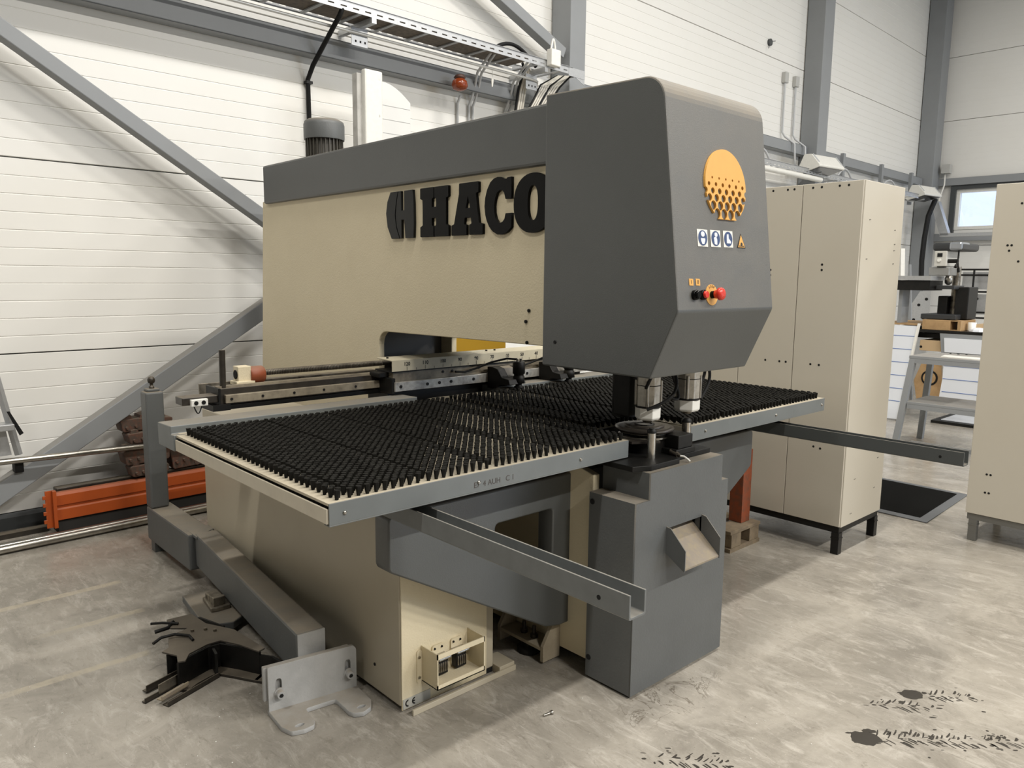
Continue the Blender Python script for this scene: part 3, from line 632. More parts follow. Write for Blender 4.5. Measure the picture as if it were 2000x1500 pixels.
# foot bracket of the frame
ft = B().prism([(2.06, 0.0), (2.20, 0.0)][:0] or [(2.055, 0.01), (2.15, 0.01), (2.15, 0.20), (2.135, 0.20), (2.055, 0.075)], 'y', 2.04, 2.058)
ft.prism([(2.055, 0.01), (2.15, 0.01), (2.15, 0.20), (2.135, 0.20), (2.055, 0.075)], 'y', 2.30, 2.318).box(2.055, 2.15, 2.058, 2.30, 0.055, 0.07)
fb_ = obj('foot_bracket', ft, mat('cream_dull', (0.42, 0.36, 0.26), 0.6, var=0.5, vscale=12, varcol=(0.25, 0.20, 0.14), dust=0.7), press, bevel=0.002)  # darker, mottled cream than the frame, tan on upward faces
for y in (2.14, 2.2):
    obj('foot_bolt', B().rod((2.10, y, 0.0), (2.10, y, 0.12), 0.008, n=8).rod((2.10, y, 0.07), (2.10, y, 0.085), 0.016, n=6), OILY, press)
obj('foot', B().lathe((2.10, 2.17, 0), [(0.05, 0), (0.05, 0.02), (0.03, 0.03), (0.03, 0.055)], 16), BLACK, press)
for x, y in ((2.45, 1.95), (2.2, 4.6), (2.6, 4.6), (2.6, 2.6)):
    obj('foot', B().lathe((x, y, 0), [(0.05, 0), (0.05, 0.02), (0.03, 0.03), (0.03, 0.052)], 16), BLACK, press)
# motor on top of the beam
mo = obj('motor', B().lathe((2.40, 4.33, 2.20), [(0.105, 0), (0.105, 0.02), (0.098, 0.03), (0.098, 0.16)], 28), mat('motor_dark', (0.06, 0.055, 0.045), 0.5, dust=0.4), press)
for k in range(28):
    a = 2 * PI * k / 28
    bb = B().box(0.095, 0.112, -0.003, 0.003, 0.03, 0.155).xf(Matrix.Translation((2.40, 4.33, 2.20)) @ Matrix.Rotation(a, 4, 'Z')); obj('cooling_fin', bb, MATS['motor_dark'], mo)
obj('fan_cowl', B().lathe((2.40, 4.33, 2.352), [(0.120, 0), (0.122, 0.01), (0.122, 0.085), (0.116, 0.105), (0.10, 0.115), (0.05, 0.118)], 32), GREYW, mo, label='grey rounded fan cowl of the motor')

# ------------------------------------------------------------------ brush tufts
def tuft_mesh(seed):
    rnd = random.Random(seed); n = 6; vs = []
    for r, h, jx in ((0.0052, 0, 0), (0.0062, 0.010, 0), (0.0086, 0.024, 1), (0.0088, 0.028, 1)):
        for i in range(n):
            t = 2 * PI * i / n; q = 1 + (rnd.random() - 0.5) * 0.16 * jx
            vs.append((r * q * math.cos(t), r * q * math.sin(t), h + (rnd.random() - 0.5) * 0.002 * jx))
    fs = []
    for j in range(3):
        for i in range(n): fs.append((j * n + i, j * n + (i + 1) % n, (j + 1) * n + (i + 1) % n, (j + 1) * n + i))
    fs.append(tuple(range(3 * n, 4 * n)))
    return vs, fs
TV = [tuft_mesh(i) for i in range(5)]
TM = []
for i, (v, f) in enumerate(TV):
    m = bpy.data.meshes.new('brush_tuft'); m.from_pydata(v, [], f); m.materials.append(BRISTLE); TM.append(m)
def tufts(parent, regions, zt, keep):
    pts = []
    for (x0, x1, y0, y1, ex) in regions:
        px_ = 0.27; ny = int((y1 - y0) / 0.0335)
        k0 = math.floor(x0 / px_)
        for pn in range(int(k0), int(x1 / px_) + 2):
            base = pn * px_ - 0.02
            oy = (pn * 7919 % 5) * 0.0035
            for c in range(9):
                x = base + c * 0.0288
                if x < x0 or x > x1: continue
                for r in range(ny + 1):
                    y = y0 + r * 0.0335
                    if y <= y1: pts.append((x, y))
                    if y + 0.0168 <= y1 and x + 0.0144 <= x1 and (c < 8 or True): pts.append((x + 0.0144, y + 0.0168))
    pts.sort(key=lambda p: p[0] ** 2 + p[1] ** 2)
    for i, (x, y) in enumerate(pts[:keep]):
        o = bpy.data.objects.new('brush_tuft', TM[i % 5]); o.parent = parent; COL.objects.link(o)
        loc = Vector((x, y, zt))
        base = ROOTLOC.get(parent.name, Vector()); o.location = loc - base
        o.rotation_euler = (random.uniform(-0.05, 0.05), random.uniform(-0.05, 0.05), random.uniform(0, 6))
    if len(pts) > keep:
        V, F_ = [], []
        for i, (x, y) in enumerate(pts[keep:]):
            v, f = TV[i % 5]; k = len(V); a = random.uniform(0, 6); ca, sa = math.cos(a), math.sin(a)
            lx, ly = random.uniform(-0.05, 0.05), random.uniform(-0.05, 0.05)
            V += [(x + p[0] * ca - p[1] * sa + lx * p[2], y + p[0] * sa + p[1] * ca + ly * p[2], zt + p[2]) for p in v]
            F_ += [tuple(j + k for j in q) for q in f]
        m = bpy.data.meshes.new('brush_field'); m.from_pydata(V, [], F_); 
        obj('brush_field', m, BRISTLE, parent, rec=False, kind='stuff')
ZT = 0.9375
def table(label, x0, x1, y0, y1, side_x, loc, cut=None):
    t = thing('brush_table', label, 'table', loc, 'brush tables of the punch press')
    obj('table_sheet', B().box(x0, x1, y0 + 0.004, y1, 0.930, 0.9375), TABLEC, t)
    obj('front_rail', B().box(x0, x1, y0, y0 + 0.004, 0.876, 0.9375).box(x0, x1, y0, y0 + 0.03, 0.872, 0.876), RAILG, t, bevel=0.001)
    obj('tray', B().box(x0 + 0.012, x1 - 0.012, y0 + 0.03, y1 - 0.01, 0.882, 0.928), BLACK, t)
    obj('side_strip', B().box(side_x - 0.003, side_x + 0.003, y0 + 0.006, y1, 0.880, 0.921), STRIP, t, label='cream strip along the table side')
    return t
def rivets(t, xs, y):
    for x in xs: obj('rivet', B().lathe((x, y - 0.006, 0.905), [(0.0035, 0), (0.006, 0.003), (0.0062, 0.006)], 10, axis='y'), STEEL, t)
tl = table('long brush table nearest the camera, left of the grey pedestal', 0.985, 2.25, 1.797, 2.953, 0.983, (1.62, 2.4, 0.87))
rivets(tl, (1.032, 1.509, 1.982), 1.797)
obj('scratch_marks', text_mesh("E7' 4 AUH   C 1", 0.026, 0.0002, frame_m((1.575, 1.7965, 0.897), (1, 0, 0), (0, 0, 1))), mat('marks', (0.07, 0.06, 0.055), 0.7), tl, rec=False, label='worn dark marks on the front rail')
tufts(tl, [(1.0, 2.235, 1.818, 2.94, None), ], ZT, 300)
# folded rear guide rail on the left table
gp = [(2.955, 0.876), (3.13, 0.876), (3.13, 0.965), (2.985, 0.969), (2.985, 0.9385), (2.955, 0.9385)]
rr = obj('guide_rail', B().prism(gp, 'x', 0.975, 2.12), RAILG, tl, bevel=0.003)
obj('rail_step', B().box(1.00, 2.11, 2.957, 2.984, 0.9385, 0.9395), TABLEC, tl)
tr = table('long brush table on the far side, in front of the cream cabinet', 2.665, 3.86, 1.803, 2.98, 3.858, (3.25, 2.4, 0.87))
rivets(tr, (2.77, 3.363, 3.829), 1.803)
obj('end_strip', B().box(2.662, 2.668, 1.81, 2.02, 0.878, 0.930), STRIP, tr)
tufts(tr, [(2.68, 3.84, 1.83, 2.965, None)], ZT, 300)
rr = obj('guide_rail', B().prism([(2.982, 0.876), (3.15, 0.876), (3.15, 0.965), (3.01, 0.967), (3.01, 0.941), (2.982, 0.941)], 'x', 2.665, 3.86), RAILG, tr, bevel=0.003)
# fixed centre table
ct = obj('centre_table', B().box(2.253, 2.66, 2.01, 3.08, 0.930, 0.9375), TABLEC, press, label='fixed middle table sheet with black brushes')
obj('centre_rail', B().box(2.253, 2.66, 2.004, 2.01, 0.895, 0.9375), BLACK, press)
tufts(ct, [(2.262, 2.65, 2.03, 2.94, None)], ZT, 0)

# ------------------------------------------------------------------ cross rail with ball screw and clamps
gr = thing('cross_rail', 'oily steel cross rail with ball screw, numbered scale bar and clamps', 'rail', (2.1, 3.2, 0.965))  # rail parts scaled about the camera onto nearer planes, taken from image pixels
obj('rail_beam', B().box(1.26, 3.75, 3.235, 3.345, 0.985, 1.057), OILY, gr, bevel=0.002)
BARST = mat('bar_steel', (0.46, 0.45, 0.42), 0.4, metal=0.35, var=0.8, vscale=16, varcol=(0.10, 0.085, 0.07), dust=0.3)
CARB = mat('carriage_brown', (0.30, 0.26, 0.19), 0.5, metal=0.1, var=0.8, vscale=14, varcol=(0.10, 0.08, 0.06))
obj('foot_and_gap_cover', B().box(2.06, 3.45, 3.15, 3.33, 0.85, 0.985).box(1.225, 1.30, 3.205, 3.33, 0.966, 0.992).box(1.30, 2.06, 3.225, 3.33, 0.966, 0.985), BLACK, gr)  # first box added under the carriage to cover the gap showing the yellow panel
obj('guide_strip', B().box(1.285, 2.08, 3.215, 3.235, 0.994, 1.030), CARB, gr, bevel=0.002, label='worn bright guide strip with bolt holes')
for x in (1.31, 1.45, 1.60, 1.75, 1.92): obj('bolt', B().lathe((x, 3.212, 1.012), [(0.006, 0), (0.006, 0.004)], 12, axis='y'), BLACK, gr)
obj('top_strip', B().box(1.26, 2.09, 3.25, 3.27, 1.057, 1.066), CARB, gr)
obj('rear_plate', B().box(1.242, 1.60, 3.40, 3.41, 1.016, 1.062), WORNST, gr, bevel=0.001)
obj('rear_rail', B().box(1.50, 2.13, 3.36, 3.41, 1.036, 1.064), WORNST, gr, bevel=0.001)
obj('end_block', B().box(1.104, 1.255, 3.22, 3.30, 1.002, 1.034), OILY, gr, bevel=0.003)
obj('end_plate', B().box(1.252, 1.262, 3.21, 3.35, 0.985, 1.062), BLACK, gr, bevel=0.001)
eb = obj('connector', B().box(1.135, 1.205, 3.203, 3.222, 0.996, 1.026), WHITEP, gr, bevel=0.003, label='white connector with two round holes')
for x in (1.155, 1.186): obj('port', B().lathe((x, 3.2015, 1.011), [(0.009, 0), (0.009, 0.003)], 14, axis='y'), BLACK, eb)
obj('wire_loop', B().tube(arc((1.148, 3.21, 0.996), (1.180, 3.21, 0.996), (0, 0, -0.03)), 0.0025, 6), RUBBER, gr)
obj('stop_rod', B().rod((1.292, 3.26, 1.05), (1.294, 3.26, 1.221), 0.0135, n=14), OILY, gr, bevel=0.002, label='dark upright stop rod')
sc = obj('ball_screw', B().rod((1.49, 3.31, 1.103), (2.30, 3.31, 1.103), 0.0125, n=16), OILY, gr, label='threaded ball screw')
hx = []
for i in range(0, 10 * 78):
    t = i / 10; a = 2 * PI * t; hx.append((1.505 + t * 0.008, 3.31 + 0.0132 * math.cos(a), 1.103 + 0.0132 * math.sin(a)))
obj('screw_thread', B().tube(hx, 0.0017, 4), WORNST, gr)
obj('coupling', B().lathe((1.430, 3.31, 1.096), [(0.036, 0), (0.040, 0.006), (0.040, 0.060), (0.034, 0.068)], 28, axis='x'), mat('orange_coupling', (0.26, 0.06, 0.02), 0.5, var=0.5, vscale=20, dust=0.5), gr, label='dusty orange round screw coupling')
obj('screw_bracket', B().box(1.372, 1.432, 3.285, 3.34, 1.066, 1.140).box(1.36, 1.445, 3.275, 3.35, 1.057, 1.075), CREAM, gr, bevel=0.003)
obj('screw_bracket', B().lathe((1.369, 3.312, 1.103), [(0.020, 0), (0.020, 0.004)], 18, axis='x'), HOLE, gr)
# carriage with the scale
car = obj('carriage', B().box(2.075, 3.45, 3.125, 3.235, 0.985, 1.076), CARB, gr, bevel=0.003, label='stained steel carriage body')
obj('carriage_end', B().box(2.055, 2.077, 3.105, 3.25, 0.972, 1.050).box(2.02, 2.075, 3.16, 3.25, 1.050, 1.075), BLACK, gr, bevel=0.004)
obj('carriage_cap', B().box(2.06, 3.45, 3.112, 3.26, 1.076, 1.084), BLACK, gr)
SCR = mat('scale_cream', (0.56, 0.51, 0.38), 0.5, var=0.25, vscale=14)
obj('scale_bar', B().prism([(3.10, 1.083), (3.104, 1.083), (3.104, 1.133), (3.235, 1.137), (3.235, 1.142), (3.10, 1.138)], 'x', 2.055, 3.50), SCR, gr, bevel=0.001, label='cream scale bar marked from 30 to 120')
def scale_text():
    bm = bmesh.new(); M0 = frame_m((0, 3.0992, 0), (1, 0, 0), (0, 0, 1))
    for i, tx in enumerate(('120', '110', '100', '90', '80', '70', '60', '50', '40', '30')):
        x = 2.141 + i * 0.1104
        bm.from_mesh(text_mesh(tx, 0.025, 0.0002, M0 @ Matrix.Translation((x, 1.1165, 0)), bold=0.0006))
        for dx, h in ((0, 0.019), (0.0552, 0.011)):
            bm.from_mesh(curve_mesh([[(x + dx - 0.001, 1.085), (x + dx + 0.001, 1.085), (x + dx + 0.001, 1.085 + h), (x + dx - 0.001, 1.085 + h)]], 0.0002, 0, M0))
    me = bpy.data.meshes.new('scale_numbers'); bm.to_mesh(me); bm.free(); return me
obj('scale_numbers', scale_text(), INK, gr, rec=False)
obj('clamp_bar', B().box(2.068, 3.45, 3.095, 3.123, 0.984, 1.030), BARST, gr, bevel=0.002, label='bright steel clamp bar with bolt holes')
for x in (2.10, 2.26, 2.335, 2.41, 2.56, 2.90, 2.95): obj('bolt', B().lathe((x, 3.092, 1.008), [(0.008, 0), (0.008, 0.004)], 12, axis='y'), BLACK, gr)
for x, z in ((2.38, 1.058), (2.44, 1.058), (2.62, 1.062)): obj('bolt', B().lathe((x, 3.122, z), [(0.007, 0), (0.007, 0.004)], 12, axis='y'), BLACK, gr)
for x in (2.72, 2.78, 2.08): obj('bolt', B().lathe((x, 3.18, 1.140), [(0.006, 0), (0.006, 0.007)], 8), BLACK, gr)
for cx, cyx in ((2.73, 2.742), (3.115, 3.128)):
    c = obj('sheet_clamp', B().prism([(3.10, 0.950), (3.10, 1.066), (3.06, 1.068), (3.02, 1.060), (2.985, 1.018), (2.93, 1.012), (2.92, 0.985), (3.0, 0.980), (3.03, 0.950)], 'x', cx - 0.070, cx + 0.045), BLACK, gr, bevel=0.003, label='black sheet clamp')
    obj('clamp_arm', B().prism([(3.06, 1.0685), (3.02, 1.0605), (2.985, 1.0185), (2.988, 1.015), (3.022, 1.055), (3.06, 1.063)], 'x', cx - 0.02, cx + 0.047), GREYW, c)
    obj('clamp_jaw', B().prism([(3.05, 0.945), (3.05, 0.962), (2.96, 0.962), (2.935, 0.952), (2.94, 0.945)], 'x', cx - 0.07, cx + 0.005), GREYW, c, bevel=0.002)
    obj('clamp_cylinder', B().lathe((cyx, 2.94, 0.957), [(0.021, 0), (0.024, 0.006), (0.024, 0.014), (0.017, 0.016), (0.017, 0.028), (0.030, 0.032), (0.031, 0.066), (0.026, 0.070), (0.026, 0.078), (0.033, 0.082), (0.033, 0.14), (0.029, 0.146)], 20), BLACK, c)
    for dx in (-0.012, 0.012): obj('clamp_fitting', B().lathe((cyx + dx, 2.94, 1.103), [(0.006, 0), (0.007, 0.014)], 8), STEEL, c)
    obj('air_hose', B().tube([(cyx - 0.012, 2.94, 1.115), (cyx - 0.05, 2.98, 1.118), (cyx - 0.10, 3.05, 1.095), (cyx - 0.16, 3.09, 1.066), (cyx - 0.24, 3.095, 1.05), (cyx - 0.30, 3.10, 1.055)], 0.0055, 8), RUBBER, c)
# yellow machine guard seen through the throat
ylw = single('guard_panel', B().box(3.07, 3.60, 4.0, 4.02, 0.0, 1.25), YELLOW, 'yellow sheet panel glimpsed through the throat of the press', 'panel')

# ------------------------------------------------------------------ support channels in front
def channel(x, label, m, loc):
    b = B(); t = 0.0055; z0, z1 = 0.787, 0.847; w_ = 0.060; y0, y1 = 1.015, 2.30
    pr = round_poly([(x, z1), (x, z0), (x + w_, z0), (x + w_, z1), (x + w_ - t, z1), (x + w_ - t, z0 + t), (x + t, z0 + t), (x + t, z1)], {1: 0.006, 2: 0.006, 5: 0.004, 6: 0.004}, 3)
    b.prism(pr, 'y', y0, y1)
    o = thing('support_channel', label, 'channel', loc, 'support channels under the brush tables')
    obj('channel_profile', b, m, o, bevel=0.001)
    obj('bolt_hole', B().rod((x - 0.0006, y0 + 0.09, 0.815), (x + 0.001, y0 + 0.09, 0.815), 0.006, n=14), HOLE, o)
    return o
channel(1.292, 'grey steel U channel jutting out in front of the tapered arm and pedestal', mat('channel_grey', (0.155, 0.165, 0.165), 0.4, dust=0.45, wear=0.4, var=0.3, vscale=20), (1.32, 1.6, 0.787))
channel(3.462, 'dark grey U channel jutting out in front of the cream cabinet', mat('channel_dark', (0.07, 0.076, 0.076), 0.4, dust=0.5), (3.49, 1.6, 0.787))

# ------------------------------------------------------------------ side support stand (beam, post, foot plate)
st = thing('side_support', 'grey box beam on the floor with an upright post and bolted foot plate', 'support', (1.25, 3.4, 0))
def qbeam(a0, a1, wdt, z0, z1):   # beam whose left edge runs a0->a1
    a0, a1 = Vector(a0), Vector(a1); d = (a1 - a0).normalized(); n = Vector((d.y, -d.x)) * wdt
    pts = [tuple(a0), tuple(a0 + n), tuple(a1 + n), tuple(a1)]
    return B().prism(pts, 'z', z0, z1)
obj('beam', qbeam((1.200, 2.45), (1.328, 3.79), 0.108, 0.085, 0.257), GREYW, st, bevel=0.010, label='long grey box beam')
obj('beam', qbeam((1.300, 3.80), (1.302, 4.45), 0.13, 0.06, 0.250), GREYW, st, bevel=0.010)
obj('beam_end', qbeam((1.203, 2.446), (1.2035, 2.4515), 0.104, 0.09, 0.253), GREYL, st)
obj('link_plate', B().prism([(1.32, 3.74), (1.438, 3.82), (1.438, 3.90), (1.32, 3.90)], 'z', 0.235, 0.252), GREYW, st, bevel=0.004)
po = obj('post', B().box(1.303, 1.398, 4.355, 4.45, 0.250, 0.902), GREYW, st, bevel=0.010, label='upright square grey post')
obj('post_lid', B().box(1.318, 1.384, 4.37, 4.435, 0.902, 0.918), GREYW, st, bevel=0.005)
obj('ball_knob', B().lathe((1.35, 4.40, 0.918), [(0.014, 0), (0.014, 0.012), (0.009, 0.013), (0.009, 0.028), (0.016, 0.030), (0.020, 0.040), (0.020, 0.05), (0.014, 0.062), (0.005, 0.066)], 20), OILY, st, label='dark ball stud on the post top')
obj('beam_foot', B().box(1.31, 1.37, 4.36, 4.42, 0.0, 0.06), GREYW, st)
# bent foot plate with two bolts
pd = Vector((0.987, -0.1604, 0))
PM = frame_m((1.076, 2.428, 0.0), pd, (0, 0, 1))      # X along the plate, Y up, Z toward the open floor
def pl(bb): return bb.xf(PM)
Wp = 0.325
up = curve_mesh([round_poly([(0, 0.008), (Wp, 0.008), (Wp, 0.182), (0, 0.182)], {2: 0.020, 3: 0.008}, 4)] +
                [oval(c, zc, 0.0125, 0.030, 20, 3) for c, zc in ((0.036, 0.104), (0.292, 0.104))], 0.006, 0.001, PM)
fp = obj('foot_plate', up, GREYL, st, rec=False, label='pale grey bent foot plate bolted to the beam')
flo = round_poly([(1.076, 2.434), (1.067, 2.309), (1.080, 2.262), (1.118, 2.246), (1.155, 2.248), (1.168, 2.268), (1.18, 2.358), (1.293, 2.343), (1.288, 2.240), (1.296, 2.218), (1.325, 2.204), (1.360, 2.215), (1.386, 2.254), (1.398, 2.382)],
                 {2: 0.012, 3: 0.01, 4: 0.01, 6: 0.012, 7: 0.012, 10: 0.01, 12: 0.01}, 3)
obj('foot_flange', curve_mesh([flo, [(p[0] + 1.118, p[1] + 2.278) for p in oval(0, 0, 0.018, 0.010, 16)], [(p[0] + 1.336, p[1] + 2.238) for p in oval(0, 0, 0.018, 0.010, 16)]], 0.0075, 0.001, Matrix.Translation((0, 0, 0.0095))), GREYL, st, rec=False)
obj('back_plate', pl(B().box(-0.012, Wp - 0.02, 0.05, 0.176, -0.030, -0.010)), GREYL, st, bevel=0.002)
for c, zc in ((0.038, 0.080), (0.295, 0.080)):
    k = obj('bolt', pl(B().lathe((c, zc, 0.006), [(0.019, 0), (0.019, 0.005)], 18).lathe((c, zc, 0.011), [(0.0145, 0), (0.0145, 0.018), (0.013, 0.020)], 18)), GREYL, st)
    obj('bolt_socket', pl(B().lathe((c, zc, 0.0322), [(0.0075, 0), (0.0075, 0.001)], 6)), HOLE, st)

# ------------------------------------------------------------------ scrap iron pile on the floor under the side support
single('steel_block', B().prism([(1.171, 3.545), (1.130, 3.165), (1.24, 3.12), (1.30, 3.16), (1.33, 3.52)], 'z', 0.02, 0.055), GREYW, 'flat dusty grey steel plate on the floor under the box beam', 'plate', bevel=0.006)
cl = B().prism([(1.22, 3.42), (1.20, 3.27), (1.225, 3.26), (1.285, 3.26), (1.30, 3.40)], 'z', 0.0555, 0.075)
for k in range(4): cl.box(1.215 + k * 0.004, 1.27, 3.275 + k * 0.036, 3.30 + k * 0.036, 0.0745, 0.115 - 0.006 * k)
single('crumpled_clamp', cl, WORNST, 'small ribbed grey clamp piece lying on the dusty steel plate', 'clamp', bevel=0.004)
# dark casting: bent flange wall with a dusty top plate
def wall_strip(path, z0, z1, t):
    P = [Vector(p) for p in path]; L_, R_ = [], []
    for i, p in enumerate(P):
        d = ((P[min(i + 1, len(P) - 1)]) - (P[max(i - 1, 0)])).normalized(); n = Vector((-d.y, d.x)) * t / 2
        L_.append(tuple(p + n)); R_.append(tuple(p - n))
    return L_ + R_[::-1]
cast = thing('iron_bracket', 'black bent iron casting with a dusty flanged top, beside the foot plate', 'bracket', (1.0, 2.9, 0))
pth = [(0.90, 2.79), (0.952, 2.822), (1.02, 2.845), (1.065, 2.84), (1.11, 2.77), (1.165, 2.675)]
obj('flange', B().prism(wall_strip(pth, 0, 0, 0.06), 'z', 0.0, 0.012), OILY, cast, bevel=0.003)
pth2 = [(0.90, 2.81), (0.96, 2.84), (1.03, 2.866), (1.08, 2.862), (1.125, 2.79), (1.17, 2.70)]
obj('web', B().prism(wall_strip(pth2, 0, 0, 0.010), 'z', 0.012, 0.106), BLACK, cast)
obj('web', B().prism(wall_strip([(1.165, 2.71), (1.20, 2.66), (1.215, 2.56)], 0, 0, 0.010), 'z', 0.012, 0.09), BLACK, cast)
obj('flange', B().prism(wall_strip([(1.15, 2.69), (1.19, 2.63), (1.20, 2.53)], 0, 0, 0.05), 'z', 0.0, 0.012), OILY, cast, bevel=0.003)
obj('rib', B().prism([(1.035, 2.80), (1.045, 2.86), (1.055, 2.86), (1.045, 2.80)], 'z', 0.012, 0.10), BLACK, cast)
tp = [(0.882, 2.927), (0.915, 2.948), (0.925, 2.985), (0.941, 3.031), (1.027, 3.065), (0.975, 3.110), (0.990, 3.20), (1.088, 3.19), (1.10, 3.06), (1.165, 2.93), (1.19, 2.70), (1.16, 2.69), (1.128, 2.79), (1.087, 2.872), (1.035, 2.875), (0.955, 2.845), (0.925, 2.80), (0.90, 2.81), (0.915, 2.862)]
obj('top_plate', B().prism(tp, 'z', 0.1065, 0.113), mat('dusty_iron', (0.07, 0.06, 0.048), 0.7, dust=0.55, var=0.4, vscale=15), cast, bevel=0.001, label='dusty notched top plate')
obj('curved_lip', B().tube([(0.875, 3.005, 0.118), (0.91, 3.02, 0.126), (0.96, 3.01, 0.128), (1.0, 2.97, 0.124), (1.002, 2.935, 0.118)], 0.006, 6), BLACK, cast)
obj('gusset', B().prism([(0.89, 2.90), (0.94, 2.90), (0.94, 2.905), (0.89, 2.905)], 'z', 0.0, 0.1065), BLACK, cast)
obj('gusset', B().prism([(0.96, 3.05), (1.02, 3.06), (1.02, 3.07), (0.96, 3.06)], 'z', 0, 0.1065), BLACK, cast)
obj('gusset', B().prism([(1.15, 3.0), (1.155, 3.0), (1.11, 3.15), (1.10, 3.15)], 'z', 0, 0.1065), BLACK, cast)
obj('gripper', B().tube([(0.925, 3.19, 0.118), (0.96, 3.16, 0.122), (1.01, 3.12, 0.118)], 0.006, 6).tube([(0.92, 3.13, 0.105), (0.97, 3.12, 0.112), (1.0, 3.15, 0.118)], 0.008, 6), BLACK, cast)
for x, y in ((1.075, 3.0), (1.10, 2.965), (1.03, 3.02)):
    obj('bolt', B().rod((x, y, 0.113), (x, y, 0.122), 0.007, n=6), WORNST, cast)
def bar(p0, p1, w_, z0, z1, m, label, lip=True):
    a, c = Vector(p0), Vector(p1); d = (c - a).normalized(); n = Vector((-d.y, d.x)) * w_
    b = B().prism([tuple(a), tuple(c), tuple(c + n), tuple(a + n)], 'z', z0, z0 + 0.005)
    if lip: e = n.normalized() * 0.005; b.prism([tuple(a), tuple(c), tuple(c + e), tuple(a + e)], 'z', z0, z1)
    single('iron_bar', b, m, label, 'bar', 'loose iron bars in the scrap pile', bevel=0.001)
bar((0.80, 2.855), (0.945, 2.905), 0.025, 0.006, 0.034, OILY, 'dusty dark angle bar, the one of the pile nearest the wall')
bar((0.775, 2.79), (0.93, 2.845), 0.020, 0.002, 0.022, OILY, 'thin flat dark bar lying beneath the brass-edged bar')
bar((0.828, 2.803), (0.945, 2.850), 0.006, 0.012, 0.050, WORNST, 'thin upright bar with a bright edge and a red smear')
bar((0.815, 2.728), (0.925, 2.775), 0.030, 0.022, 0.040, PINK, 'short bar end with a bare yellowish top face, next to the foot plate')
bar((0.83, 2.715), (1.05, 2.80), 0.03, 0.0, 0.02, OILY, 'long dark bar under the short yellowish bar end')

# ------------------------------------------------------------------ cabinets
def cabinet(name, x0, x1, y0, y1, z0, z1, label, seams, m_side, holes, side_holes, legs, dkleg, loc):
    c = thing(name, label, 'cabinet', loc, 'cream metal cabinets')
    obj('body', B().box(x0 + 0.012, x1, y0, y1, z0, z1), CABW, c, bevel=0.003)
    ys = [y0 + 0.004] + seams + [y1]
    for a, b_ in zip(ys[:-1], ys[1:]):
        obj('rear_panel', B().box(x0, x0 + 0.011, a + 0.002, b_ - 0.002, z0 + 0.004, z1 - 0.002), CABW, c, bevel=0.002)
    fz = z0
    obj('plinth_frame', B().box(x0 + 0.01, x1 - 0.01, y0 + 0.01, y0 + 0.05, fz - 0.035, fz).box(x0 + 0.01, x0 + 0.05, y0 + 0.05, y1 - 0.01, fz - 0.035, fz).box(x1 - 0.05, x1 - 0.01, y0 + 0.05, y1 - 0.01, fz - 0.035, fz), dkleg, c)
    for (lx, ly) in legs:
        obj('leg', B().box(lx, lx + 0.045, ly, ly + 0.045, 0.0, fz - 0.035), dkleg, c, bevel=0.002)
        obj('leg_collar', B().box(lx - 0.002, lx + 0.047, ly - 0.002, ly + 0.047, fz - 0.07, fz - 0.062), dkleg, c)
    for (y, z) in holes: obj('screw_hole', B().lathe((x0 - 0.001, y, z), [(0.0065, 0), (0.0065, 0.002)], 10, axis='x'), HOLE, c)
    for (x, z) in side_holes: obj('screw_hole', B().lathe((x, y0 - 0.001, z), [(0.003, 0), (0.003, 0.002)], 8, axis='y').lathe((x + 0.012, y0 - 0.001, z + 0.001), [(0.003, 0), (0.003, 0.002)], 8, axis='y'), HOLE, c)
    return c
LEGD = mat('cabinet_leg', (0.008, 0.008, 0.008), 0.45, spec=0.3)
cabinet('cabinet', 4.18, 4.72, 1.815, 3.20, 0.160, 2.075, 'tall cream metal cabinet behind the press, on black legs', [2.158, 2.51, 2.86], CABW,
        [(y, 2.052) for y in (1.90, 1.95, 2.05, 2.10, 2.21, 2.25, 2.34, 2.45, 2.55)] + [(y, 1.07) for y in (2.0, 2.05, 2.20, 2.24, 2.33)] + [(2.02, 1.60), (2.02, 1.63), (2.33, 1.60), (2.33, 1.57), (2.0, 0.60), (1.96, 0.595)],
        [(4.27, 1.87), (4.61, 1.83), (4.26, 1.66), (4.62, 1.64), (4.62, 1.75), (4.62, 1.715), (4.62, 0.50), (4.32, 0.42), (4.60, 0.32), (4.30, 0.22)],
        [(4.185, 1.82), (4.665, 1.82), (4.185, 3.13), (4.665, 3.13)], LEGD, (4.45, 2.5, 0))
c2 = cabinet('cabinet', 5.04, 5.62, 0.30, 1.445, 0.165, 2.095, 'tall cream metal cabinet cut off by the picture edge, beyond the black mat', [0.87], CABW,
        [(1.33, 0.31), (1.35, 0.31), (1.33, 0.42), (1.35, 0.42), (1.36, 1.75), (1.34, 1.75), (1.35, 1.72), (1.31, 1.98), (1.30, 1.66)], [],
        [(5.05, 1.38), (5.56, 1.38), (5.05, 0.35), (5.56, 0.35)], mat('galv_leg', (0.20, 0.20, 0.19), 0.4, metal=0.6), (5.3, 0.9, 0))
# black floor mat with bevelled rim
mt = thing('floor_mat', 'black rubber mat on the floor between the two cream cabinets', 'mat', (5.6, 2.1, 0))
obj('mat_rim', B().prism([(5.19, 1.70), (6.12, 1.745), (6.12, 2.48), (5.19, 2.45)], 'z', 0.001, 0.008), mat('mat_rim', (0.10, 0.105, 0.11), 0.6), mt, bevel=0.003)
obj('mat_top', B().prism([(5.26, 1.765), (6.06, 1.80), (6.06, 2.42), (5.26, 2.40)], 'z', 0.008, 0.011), mat('mat_black', (0.006, 0.006, 0.0055), 0.9, bump=1, bscale=400, spec=0.05), mt)
